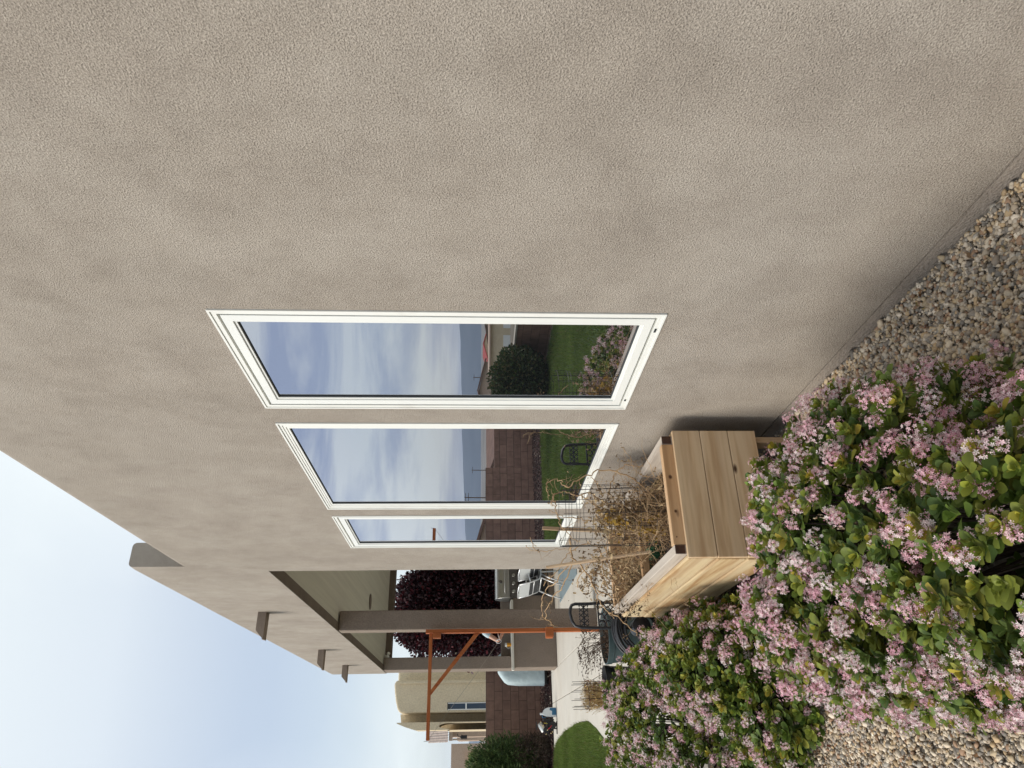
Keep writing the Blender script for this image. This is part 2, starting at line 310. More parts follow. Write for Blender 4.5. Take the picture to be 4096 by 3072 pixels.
def blockmat():
    m = bpy.data.materials.new('brown_block'); m.use_nodes = True; t = m.node_tree; b = t.nodes['Principled BSDF']; b.inputs['Roughness'].default_value = .92
    tcn = N(t, 'ShaderNodeTexCoord'); sp = N(t, 'ShaderNodeSeparateXYZ'); link(t, tcn.outputs['Object'], sp.inputs[0])
    cb = N(t, 'ShaderNodeCombineXYZ'); link(t, mth(t, 'ADD', sp.outputs['X'], sp.outputs['Y']), cb.inputs[0]); link(t, sp.outputs['Z'], cb.inputs[1])
    br = N(t, 'ShaderNodeTexBrick'); br.inputs['Scale'].default_value = 1.0; br.inputs['Brick Width'].default_value = .40; br.inputs['Row Height'].default_value = .19; br.inputs['Mortar Size'].default_value = .006
    br.inputs['Color1'].default_value = (.31,.185,.135,1); br.inputs['Color2'].default_value = (.225,.132,.097,1); br.inputs['Mortar'].default_value = (.13,.08,.06,1); link(t, cb.outputs[0], br.inputs['Vector'])
    n = N(t, 'ShaderNodeTexNoise'); n.inputs['Scale'].default_value = 7; n.inputs['Detail'].default_value = 8; link(t, tcn.outputs['Object'], n.inputs['Vector'])
    h = N(t, 'ShaderNodeHueSaturation'); mr = N(t, 'ShaderNodeMapRange'); mr.inputs['From Min'].default_value = .3; mr.inputs['From Max'].default_value = .7; mr.inputs['To Min'].default_value = .82; mr.inputs['To Max'].default_value = 1.18
    link(t, n.outputs['Fac'], mr.inputs['Value']); link(t, mr.outputs[0], h.inputs['Value']); link(t, br.outputs['Color'], h.inputs['Color']); link(t, h.outputs[0], b.inputs['Base Color'])
    bp = N(t, 'ShaderNodeBump'); bp.invert = True; bp.inputs['Strength'].default_value = .7; bp.inputs['Distance'].default_value = .008; link(t, br.outputs['Fac'], bp.inputs['Height']); link(t, bp.outputs[0], b.inputs['Normal'])
    return m
M['block'] = blockmat()
def glassmat():
    m = bpy.data.materials.new('reflective_window_glass'); m.use_nodes = True; t = m.node_tree; t.nodes.clear(); o = N(t, 'ShaderNodeOutputMaterial')
    d = N(t, 'ShaderNodeBsdfDiffuse'); d.inputs['Color'].default_value = (.012,.014,.016,1); g = N(t, 'ShaderNodeBsdfGlossy'); g.inputs['Roughness'].default_value = 0.0; g.inputs['Color'].default_value = (.95,.95,1.0,1)
    n = N(t, 'ShaderNodeTexNoise'); n.inputs['Scale'].default_value = .9; tcn = N(t, 'ShaderNodeTexCoord'); link(t, tcn.outputs['Object'], n.inputs['Vector'])
    bp = N(t, 'ShaderNodeBump'); bp.inputs['Strength'].default_value = .06; bp.inputs['Distance'].default_value = .01; link(t, n.outputs['Fac'], bp.inputs['Height']); link(t, bp.outputs[0], g.inputs['Normal'])
    fr = N(t, 'ShaderNodeFresnel'); fr.inputs['IOR'].default_value = 1.9
    ms = N(t, 'ShaderNodeMixShader'); link(t, mth(t, 'ADD', mth(t, 'MULTIPLY', fr.outputs[0], .9), .43, clamp=True), ms.inputs[0]); link(t, d.outputs[0], ms.inputs[1]); link(t, g.outputs[0], ms.inputs[2]); link(t, ms.outputs[0], o.inputs[0]); return m
M['glass'] = glassmat()
M['leaf'] = leafmat('hawthorn_leaf', .5, .22, .22); M['petal'] = leafmat('petal', .7, .35, .2); M['leafplain'] = leafmat('foliage', .6, .25, .25); M['dry'] = leafmat('dry_leaf', .9, .2, .1); M['stone'] = leafmat('pebble', .7, 0., .4); M['grass'] = leafmat('grass_blade', .6, .35, .2)
# ================================================================ ground
def gz(x, y):
    r = math.hypot(x, y - 6)
    z = 0.0 if y < 4.6 else -0.14*min(1, (y - 4.6)/1.2)
    z -= .015 if y < 4.6 else 0
    if r > 28:
        for r0, r1, z0, z1 in ((28,120,0,-4.5),(120,500,-4.5,-16),(500,3500,-16,-52),(3500,20000,-52,-60)):
            if r <= r1: z += z0 + (z1-z0)*(r-r0)/(r1-r0); break
        else: z += -60
    return z
axs = sorted(set([-i for i in (0,1,2,4,7,12,20,30,45,70,120,200,350,600,1200,2500,5000,9000,15000)] + [1,2,4,7,12,20,30,45,70,120,200,350,600,1200,2500,5000,9000,15000]))
ays = sorted(set(axs + [4.6, 5.2, 5.8, 9, 15, 17, 18]))
V = [(x, y, gz(x, y)) for y in ays for x in axs]; nx = len(axs)
F = [(j*nx+i, j*nx+i+1, (j+1)*nx+i+1, (j+1)*nx+i) for j in range(len(ays)-1) for i in range(nx-1)]
mb = MB(); mb.add(V, F)
M['ground'] = pm('dry_ground', (.17,.14,.10), (.11,.10,.065), scale=.05, detail=12, rough=.95, c3=(.30,.27,.24), s3=.004, f3=.9, bump=.3, bscale=30, bdist=.02)
setp(obj('ground', mb, M['ground'], smooth=False), kind='structure')
EDGE = [(-.50,2.2),(-.46,4),(-.42,6),(-.25,8),(.02,9.4),(.22,10.3),(.33,11.0),(.345,11.7),(.33,12.5),(.27,13.9),(.16,15.0),(.05,15.7),(-.35,16.1)]
# gravel bed
mb = MB(); mb.add([(-.5,-2,.0),(1.42,-2,.0),(1.42,4.9,.0),(-.5,4.9,.0),(1.42,5.5,-.11),(-.46,5.5,-.11)], [(0,1,2,3),(3,2,4,5)])
setp(obj('gravel_bed', mb, M['gravelbase'], recalc=False), kind='structure')
# patio slabs, with real joints between them
def clip(poly, a, b, c):
    out = []
    for i in range(len(poly)):
        p, q = poly[i], poly[(i+1) % len(poly)]; fp, fq = a*p[0]+b*p[1]-c, a*q[0]+b*q[1]-c
        if fp <= 0: out.append(p)
        if (fp < 0 < fq) or (fq < 0 < fp): s = fp/(fp-fq); out.append((p[0]+(q[0]-p[0])*s, p[1]+(q[1]-p[1])*s))
    return out
right = [(8.2,15.9),(8.2,5.42)]
full = [(x+.005, y) for x, y in EDGE if y > 5.4 and y < 15.9] + [(.0,15.9)] + right + [(-.43,5.42)]
pt = thing('patio', 'pale concrete patio slab beside the lawn and under the porch', 'patio', (1, 10, -.1)); pt['kind'] = 'structure'
cuts_y = [5.3, 7.35, 9.55, 11.7, 13.55, 14.62, 16]; cuts_x = [-1, .82, 1.40, 4.6, 8.3]
for i in range(len(cuts_y)-1):
    for j in range(len(cuts_x)-1):
        g = .006; p = clip(clip(clip(clip(full, 0, 1, cuts_y[i+1]-g), 0, -1, -cuts_y[i]-g), 1, 0, cuts_x[j+1]-g), -1, 0, -cuts_x[j]-g)
        if len(p) < 3: continue
        if j == 0 and i > 0 or True:
            mb = MB(); mb.prism(p, -.2, -.1, 'Z'); obj('slab', mb, M['concrete'], pt, bevel=.004)
mb = MB(); mb.add([(-1,5.3,-.118),(8.4,5.3,-.118),(8.4,16,-.118),(0.3,16,-.118)], [(0,1,2,3)])
# curb edging between patio and mulch
# lawn
lawn_poly = [(-5.1,2.0)] + [(x-.005, y) for x, y in EDGE] + [(-5.1,16.1)]
mb = MB(); mb.prism(lawn_poly, -.2, -.112, 'Z'); setp(obj('lawn', mb, M['lawnbase']), kind='structure')
def inpoly(X, Y, poly):
    ins = np.zeros(len(X), bool); n = len(poly)
    for i in range(n):
        x1, y1 = poly[i]; x2, y2 = poly[(i+1) % n]
        c = ((y1 > Y) != (y2 > Y)) & (X < (x2-x1)*(Y-y1)/((y2-y1) if y2 != y1 else 1e-9) + x1); ins ^= c
    return ins
def blades(n, x0, x1, y0, y1, h=.055, wd=.007):
    X = RS.uniform(x0, x1, n); Y = RS.uniform(y0, y1, n); k = inpoly(X, Y, lawn_poly); X, Y = X[k], Y[k]; n = len(X)
    a = RS.uniform(0, 2*np.pi, n); H = h*RS.uniform(.5, 1.3, n); l = RS.normal(0, .35, (n, 2))*H[:, None]; zb = np.full(n, -.115)
    b = np.stack([X, Y, zb], 1); d = np.stack([np.cos(a), np.sin(a), 0*a], 1)*wd/2; tip = b + np.stack([l[:,0], l[:,1], H], 1)
    V = np.stack([b-d, b+d, tip], 1).reshape(-1, 3); t = RS.uniform(0, 1, (n, 1)); c = np.array([[.09,.145,.03]])*(1-t) + np.array([[.19,.26,.06]])*t
    pn = np.array([mnoise.noise(Vector((x*1.2, y*1.2, 0))) for x, y in zip(X[::1], Y[::1])])
    c = c*(1 + .35*pn[:, None]); dead = RS.uniform(size=n) < .05; c[dead] = (.22,.18,.08)
    return V, c
v1, c1 = blades(60000, -1.2, .4, 8.5, 16.2); v2, c2 = blades(90000, -5.0, -.3, 4.0, 16.2, .06, .012)
Vg = np.concatenate([v1, v2]); cg = np.repeat(np.concatenate([c1, c2]), 3, axis=0)
g = bigmesh('grass', Vg, np.arange(len(Vg)).reshape(-1, 3), M['grass'], col=cg); setp(g, 'short green lawn grass beside the patio edge', 'grass', kind='stuff')
# mulch by the block wall
mb = MB(); mb.add([(-5.4,16.11,-.105),(7,15.93,-.105),(7,18,-.06),(-5.4,18,-.06)], [(0,1,2,3)]); M['mulchb'] = pm('mulch_bed', (.05,.03,.025), (.03,.018,.015), scale=40, rough=.95, bump=.8, bscale=40, bdist=.02)
setp(obj('mulch_bed', mb, M['mulchb'], recalc=False), kind='structure')
n = 9000; X = RS.uniform(-5.2, 2.6, n); Y = RS.uniform(16.0, 17.95, n); T = np.array([(-1,-.35,-.12),(1,-.35,-.12),(1,.35,-.12),(-1,.35,-.12),(-1,-.3,.12),(1,-.3,.12),(1,.3,.12),(-1,.3,.12)], float)
TF = np.array([(0,3,2,1),(4,5,6,7),(0,1,5,4),(1,2,6,5),(2,3,7,6),(3,0,4,7)]); z = np.stack([RS.normal(0,.35,n), RS.normal(0,.35,n), np.ones(n)], 1)
Mx = frames(z)*(RS.uniform(.012,.035,n)[:, None, None]); P = np.stack([X, Y, -.09 + (Y-16)*.025 + RS.uniform(-.01,.02,n)], 1)
t = RS.uniform(0, 1, (n, 1)); c = np.array([[.09,.035,.028]])*(1-t) + np.array([[.03,.018,.016]])*t; k = RS.uniform(size=n) < .06; c[k] = (.30,.24,.19)
v, f, c = scatter(T, TF, Mx, P, c); setp(bigmesh('mulch', v, f, M['stone'], col=c), 'dark red brown bark mulch along the foot of the block wall', 'mulch', kind='stuff')
# pebbles
def ico(sub):
    p = (1+5**.5)/2; v = [(-1,p,0),(1,p,0),(-1,-p,0),(1,-p,0),(0,-1,p),(0,1,p),(0,-1,-p),(0,1,-p),(p,0,-1),(p,0,1),(-p,0,-1),(-p,0,1)]
    v = [Vector(a).normalized() for a in v]; f = [(0,11,5),(0,5,1),(0,1,7),(0,7,10),(0,10,11),(1,5,9),(5,11,4),(11,10,2),(10,7,6),(7,1,8),(3,9,4),(3,4,2),(3,2,6),(3,6,8),(3,8,9),(4,9,5),(2,4,11),(6,2,10),(8,6,7),(9,8,1)]
    for _ in range(sub):
        c = {}; g = []
        def mid(a, b):
            k = (min(a,b), max(a,b))
            if k not in c: v.append((v[a]+v[b]).normalized()); c[k] = len(v)-1
            return c[k]
        for a, b, d in f: x, y, z = mid(a,b), mid(b,d), mid(d,a); g += [(a,x,z),(b,y,x),(d,z,y),(x,y,z)]
        f = g
    return np.array([tuple(a) for a in v]), np.array(f)
def pebbles(regions, sub):
    Vs, Fs, Cs, o = [], [], [], 0
    for (x0,x1,y0,y1,n,lay) in regions:
        for li in range(lay):
            X = RS.uniform(x0,x1,n); Y = RS.uniform(y0,y1,n); s = RS.gamma(8, .00078, n)*(1.0 if li else 1.05); s = np.clip(s, .003, .016)
            for var in range(4):
                T, TF = ico(sub); dv = np.array([1 + .55*mnoise.noise(Vector(tuple(t_*1.3)) + Vector((var*7.3, li, 0))) for t_ in T]); T = T*dv[:, None]
                k = np.arange(n) % 4 == var; m = k.sum(); z = np.stack([RS.normal(0,.4,m), RS.normal(0,.4,m), np.ones(m)], 1); R = frames(z)
                sc = np.stack([RS.uniform(.8,1.35,m), RS.uniform(.65,1.0,m), RS.uniform(.5,.85,m)], 1)*s[k][:, None]
                Mx = R*sc[:, None, :]; zz_ = np.where(Y[k] > 4.9, -.11*(Y[k]-4.9)/.6, 0)
                P = np.stack([X[k], Y[k], zz_ + s[k]*.35 + li*.007 + RS.uniform(-.002,.004,m)], 1)
                pal = np.array([(.42,.36,.29),(.48,.42,.34),(.31,.27,.23),(.21,.20,.19),(.55,.50,.43),(.44,.34,.22),(.34,.23,.16),(.36,.35,.33),(.64,.59,.52),(.26,.24,.22),(.50,.42,.30),(.57,.51,.42)])
                c = pal[RS.randint(0, len(pal), m)]*RS.uniform(.8,1.2,(m,1))*np.array([1.06,.99,.89]); v, f, c = scatter(T, TF, Mx, P, c); Vs.append(v); Fs.append(f+o); Cs.append(c); o += len(v)
    return np.concatenate(Vs), np.concatenate(Fs), np.concatenate(Cs)
v, f, c = pebbles([(.66,1.372,1.05,3.05,12500,2)], 1)
v2, f2, c2 = pebbles([(-.60,.30,1.7,3.5,12500,2)], 1)
v3, f3, c3 = pebbles([(.4,1.37,3.0,5.2,7000,1),(-.5,.4,3.5,5.3,6000,1),(.0,.8,.6,1.8,3500,1)], 0)
f3 = f3 + len(v2); v2 = np.concatenate([v2,v3]); f2 = np.concatenate([f2,f3]); c2 = np.concatenate([c2,c3])
setp(bigmesh('gravel', np.concatenate([v, v2]), np.concatenate([f, f2+len(v)]), M['stone'], col=np.concatenate([c, c2]), smooth=True), 'mixed tan and grey river gravel along the foot of the house wall', 'gravel', kind='stuff')
# ================================================================ house
X0 = 1.38
H = thing('house', 'tan stucco house with three white windows, stepped parapet and covered porch', 'house', (X0, 4, 0))
WIN = [(2.12,2.923,.813,2.442,'casement'), (3.085,4.43,.813,2.440,'picture'), (4.578,5.398,.813,2.442,'casement')]
YC = 6.17
mb = MB()
ysg = sorted(set([-4, YC] + [v for a in WIN for v in a[:2]] + [5.98])); zsg = [.066, .813, 2.441, 3.86]
def hole(y, z):
    return any(a[0] < y < a[1] for a in WIN) and .813 < z < 2.441
for i in range(len(ysg)-1):
    for j in range(len(zsg)-1):
        y0, y1, z0, z1 = ysg[i], ysg[i+1], zsg[j], zsg[j+1]
        if hole((y0+y1)/2, (z0+z1)/2): continue
        mb.add([(X0,y0,z0),(X0,y1,z0),(X0,y1,z1),(X0,y0,z1)], [(0,3,2,1)])
for a in WIN:   # reveals with a slightly rounded stucco return
    y0, y1, z0, z1 = a[0], a[1], .813, 2.441; D = X0+.10
    for p, q in (((y0,z0),(y1,z0)),((y1,z0),(y1,z1)),((y1,z1),(y0,z1)),((y0,z1),(y0,z0))):
        mb.add([(X0,*p),(X0,*q),(D,*q),(D,*p)], [(0,1,2,3)])
# bottom return (drip) and end return at the porch corner
mb.add([(X0,-4,.066),(X0,YC,.066),(X0+.06,YC,.066),(X0+.06,-4,.066)], [(0,1,2,3)])
def capstrip(y0, y1, zb, zt, th, closed_end=None, wob=.008):
    R = .035 if closed_end else .07; prof = [(0, zb), (0, zt-R)] + [(R-R*math.cos(a), zt-R+R*math.sin(a)) for a in (.3,.6,.9,1.2,1.571)] + [(th-R, zt)] + [(th-R+R*math.sin(a), zt-R+R*math.cos(a)) for a in (.4,.8,1.2,1.571)] + [(th, zb-.3)]
    n = max(2, int((y1-y0)/.12)); vs = []
    for i in range(n+1):
        y = y0 + (y1-y0)*i/n; e = 0
        if closed_end == 'near': e = max(0, 1 - (y-y0)/.05)
        for dx, z in prof:
            wv = wob*mnoise.noise(Vector((y*1.7, z, 3.3))) * (1 if z > zb+.05 else 0)
            zz_ = z + wv*1.5 - (.014*e*e if z > zt-R-.001 else 0)
            vs.append((X0 + dx + (wv if dx < .01 and z > zb else 0), y, zz_))
    m = len(prof); fs = [(i*m+k, i*m+k+1, (i+1)*m+k+1, (i+1)*m+k) for i in range(n) for k in range(m-1)]
    o = len(mb.v); mb.add(vs, fs)
    if closed_end: mb.add([vs[k] for k in range(m)], [tuple(range(m))])
capstrip(-4, 5.98, 3.86, 3.935, .30)
capstrip(5.98, 15.3, 3.86, 4.345, .20, 'near')
obj('wall', mb, M['stucco'], H, smooth='auto', recalc=False)
mb = MB(); mb.box(X0+.006, 1.9, -4, YC-.02, -.12, .053); obj('foundation', mb, M['stucco_base'], H)
mb = MB(); mb.box(X0+.026, 1.9, -4, YC-.02, .0535, .072); obj('weep_screed', mb, M['gasket'], H)
for L_ in ([(2.22,.78),(2.27,.72),(2.30,.66),(2.36,.62)], [(2.84,.80),(2.90,.75),(3.02,.73),(3.10,.69),(3.22,.66),(3.34,.60),(3.52,.585),(3.66,.55)], [(4.43,2.46),(4.47,2.52),(4.46,2.60)]):
    mb = MB(); pts = []
    for (a, b), (c_, d_) in zip(L_[:-1], L_[1:]):
        for k in range(5): pts.append((X0+.0004, a+(c_-a)*k/5+random.gauss(0,.003), b+(d_-b)*k/5+random.gauss(0,.003)))
    mb.tube(pts, .0010, 4); obj('hairline_crack', mb, M['stucco_base'], H)
# body behind the facade and round the porch
mb = MB(); mb.box(1.60, 8.2, -4, YC, 0.02, 3.50); mb.box(1.3802, 1.70, YC-.18, YC, .07, 3.24)
obj('side_wall', mb, M['stucco'], H)
mb = MB(); mb.box(6.6, 8.2, YC, 15.3, -.1, 3.5); obj('porch_wall', mb, M['stucco'], H)
# long beam above the porch openings
mb = MB(); ZB = 3.25
mb.add([(X0,YC,ZB),(X0,15.3,ZB),(X0,15.3,3.86),(X0,YC,3.86)], [(0,3,2,1)])
mb.add([(X0,15.3,ZB),(X0+.3,15.3,ZB),(X0+.3,15.3,4.30),(X0,15.3,4.30)], [(0,1,2,3)])
obj('beam_face', mb, M['stucco'], H, recalc=False)
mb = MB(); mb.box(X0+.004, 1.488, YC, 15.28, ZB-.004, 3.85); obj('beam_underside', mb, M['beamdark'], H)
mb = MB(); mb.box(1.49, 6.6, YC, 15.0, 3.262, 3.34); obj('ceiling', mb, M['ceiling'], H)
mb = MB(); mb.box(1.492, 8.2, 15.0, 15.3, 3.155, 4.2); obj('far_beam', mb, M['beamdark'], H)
mb = MB(); mb.box(1.62, 8.2, YC+.01, 14.98, 3.345, 3.8); obj('roof', mb, M['stucco_dark'], H)
for (y0, y1, x1) in ((9.62, 9.83, 1.635), (14.72, 15.24, 1.615)):
    mb = MB(); mb.box(X0+.006, x1, y0, y1, -.1, ZB-.004); obj('pillar', mb, M['stucco_dark'], H, bevel=.012)
for (y, z) in ((8.13, 3.768), (11.41, 3.752), (13.6, 3.752)):   # canales: square timber rain spouts
    # underside / end seen from below; trough open on top
    mb = MB(); a, b, x0, x1, t_, hh = y, y+.13, X0-.285, X0+.02, .02, .090
    mb.prism([(x0,z),(x1,z),(x1,z+hh),(x0+.095,z+hh)], a, a+t_, 'Y'); mb.prism([(x0,z),(x1,z),(x1,z+hh),(x0+.095,z+hh)], b-t_, b, 'Y'); mb.box(x0+.004, x1, a+t_, b-t_, z, z+t_); mb.box(x0+.10, x1, a+t_, b-t_, z+hh-.01, z+hh-.002)
    obj('canale', mb, M['stucco_dark'], H)
mb = MB(); mb.lathe((2.246,12.386,3.262), [(.13,-.004),(.13,-.010),(.10,-.012),(.07,-.006),(.001,-.006)], 24); obj('ceiling_speaker', mb, M['beamdark'], H, smooth='auto')
mb = MB(); mb.box(1.62,1.68,14.84,14.97,3.20,3.26); mb.blob((1.64,14.80,3.19),.035); mb.blob((1.70,14.82,3.18),.035); obj('flood_light', mb, M['whitedirt'], H, smooth='auto')
for (y0, y1, z0, z1, kind) in WIN:
    mb = MB(); e = .002; y0 += e; y1 -= e; z0 += e; z1 -= e
    def rg(m_, a, b, c, d, xf, xb):      # frame between inset (a, c) and inset (b, d) from the opening
        m_.ring(y0+a, y1-a, z0+c, z1-c, (b-a, d-c), xf, xb)
    rg(mb, 0, .010, 0, .009, X0-.006, X0+.06)
    if kind == 'picture': rg(mb, .0105, .034, .0095, .022, X0-.001, X0+.06); rg(mb, .0345, .060, .0225, .034, X0+.002, X0+.06); rg(mb, .0605, .080, .0345, .046, X0+.005, X0+.06); gy, gzz = .080, .046
    else: rg(mb, .0105, .029, .0095, .027, X0-.002, X0+.06); gy, gzz = .090, .080
    f = obj('window', mb, M['whitedirt'], H, bevel=.0012)
    if kind == 'casement':
        mb = MB(); rg(mb, .038, .078, .036, .070, X0-.001, X0+.05); rg(mb, .0785, gy, .0705, gzz, X0+.005, X0+.05); obj('sash', mb, M['white'], f, bevel=.0012)
        mb = MB(); rg(mb, .0295, .0375, .0275, .0355, X0+.032, X0+.06); obj('sash_gap', mb, M['gasket'], f)
        if y0 < 3:
            for wa, wb in ((y0+.10, y0+.125), (y1-.10, y1-.085)): mb = MB(); mb.box(X0-.004, X0+.006, wa, wb, z0+.015, z0+.023); obj('weep_hole', mb, M['gasket'], f)
    mb = MB(); rg(mb, gy-.001, gy+.003, gzz-.001, gzz+.003, X0+.009, X0+.05); obj('glazing_gasket', mb, M['gasket'], f)
    mb = MB(); xg = X0+.014; a, b = gy-.004, gzz-.004; mb.add([(xg,y0+a,z0+b),(xg,y1-a,z0+b),(xg,y1-a,z1-b),(xg,y0+a,z1-b)], [(0,3,2,1)]); obj('pane', mb, M['glass'], f, recalc=False)
# ================================================================ planter
PX0, PX1, PY0, PY1 = .715, 1.305, 3.0, 4.545
pl = thing('planter_box', 'raised cedar planter box against the stucco wall under the windows', 'planter', ((PX0+PX1)/2, (PY0+PY1)/2, 0))
zs = [.195, .327, .459, .590]
for i in range(3):
    mb = MB(); mb.box(PX0, PX1, PY0, PY0+.02, zs[i]+.0015, zs[i+1]-.0015); obj('end_board', mb, M['woodx'], pl, bevel=.003)
    mb = MB(); mb.box(PX0, PX1, PY1-.02, PY1, zs[i]+.0015, zs[i+1]-.0015); obj('end_board', mb, M['woodx'], pl, bevel=.003)
    # side boards: top one is chamfered
    for xa, xb in ((PX0-.002, PX0+.018), (PX1-.016, PX1+.004)):
        mb = MB(); mb.box(xa - (.004*(2-i) if xa < 1 else 0), xb, PY0+.021, PY1-.021, zs[i]+.003, zs[i+1]-.003); obj('side_board', mb, M['woody'], pl, bevel=.006)
for xa, xb in ((PX0+.019, PX0+.060), (PX1-.060, PX1-.019)):
    mb = MB(); mb.box(xa, xb, PY0+.0225, PY1-.0225, .545, .637); obj('top_rail', mb, M['woodgrey'], pl, bevel=.003)
    mb = MB(); mb.box(xa+.002, xb-.002, PY0+.0205, PY0+.0222, .592, .635); obj('rail_end', mb, M['woodend'], pl)
    for ya in (PY0+.03, PY1-.11):
        mb = MB(); mb.box(xa+.012, xb+.02 if xa < 1 else xb, ya, ya+.08, 0, .54); obj('leg', mb, M['woodz'], pl, bevel=.003)
for ya, yb in ((PY0+.0215, PY0+.062), (PY1-.062, PY1-.0215), (3.86, 3.90)):
    mb = MB(); mb.box(PX0+.061, PX1-.061, ya, yb, .548, .640 if ya != 3.86 else .59); obj('cross_rail', mb, M['woodxk'], pl, bevel=.003)
mb = MB(); nn = 14; vs = []
for i in range(nn+1):
    for j in range(nn*2+1):
        x = PX0+.02+(PX1-PX0-.036)*i/nn; y = PY0+.022+(PY1-PY0-.044)*j/(nn*2); vs.append((x, y, .475+.02*mnoise.noise(Vector((x*8, y*8, 0)))+.01*mnoise.noise(Vector((x*30, y*30, 0)))))
mb.add(vs, [(i*(2*nn+1)+j, i*(2*nn+1)+j+1, (i+1)*(2*nn+1)+j+1, (i+1)*(2*nn+1)+j) for i in range(nn) for j in range(2*nn)]); obj('soil', mb, M['soil'], pl, smooth=True)
mb = MB(); mb.prism([(.97,3.08),(1.235,3.08),(1.235,3.13)], .555, .61, 'Z'); obj('corner_brace', mb, M['woodgrey'], pl)
# wire cage
cg_ = thing('plant_cage', 'black welded wire cage standing in the cedar planter', 'plant cage', (1.06, 3.52, .48))
mb = MB(); cxm, cym, R = 1.07, 3.53, .155
def cang(k): return 2*math.pi*k/14
for k in range(14):
    a = cang(k); x, y = cxm+R*math.cos(a), cym+R*math.sin(a); lean = (-.012, 0)
    mb.tube([(x, y, .49), (x-.01, y, 1.065)], .0011, 4)
for z in (.52,.60,.68,.76,.84,.92,.985,1.0,1.055):
    mb.tube([(cxm-.01*(z-.49)/.57+R*math.cos(2*math.pi*k/28), cym+R*math.sin(2*math.pi*k/28), z) for k in range(28)], .0011, 4, closed=True)
obj('wire_mesh', mb, M['wire'], cg_)
mb = MB(); x, y = cxm+R*math.cos(cang(8)), cym+R*math.sin(cang(8)); mb.tube([(.905,3.55,1.05),(.905,3.55,1.07),(.93,3.55,1.075),(.95,3.55,1.06)], .0016, 5); mb.tube([(.91,3.55,.5),(.905,3.55,1.06)], .0024, 5); mb.tube([(1.225,3.55,.5),(1.2,3.55,1.06)], .0020, 5); obj('edge_wire', mb, M['wire'], cg_)
mb = MB(); mb.bar((1.02,3.75,.44),(1.057,3.75,1.138), .018, .012); setp(obj('wooden_stake', mb, M['woodz'], bevel=.002), 'short thin upright wooden stake rising out of the wire cage', 'stake')
mb = MB(); mb.bar((.934,3.72,.45),(.903,4.0,1.10), .028, .012, (1,0,0)); mb.v = mb.v; setp(obj('wooden_stake', mb, M['woodz'], bevel=.002), 'long leaning flat wooden stake beside the wire cage, nearer the lawn', 'stake')
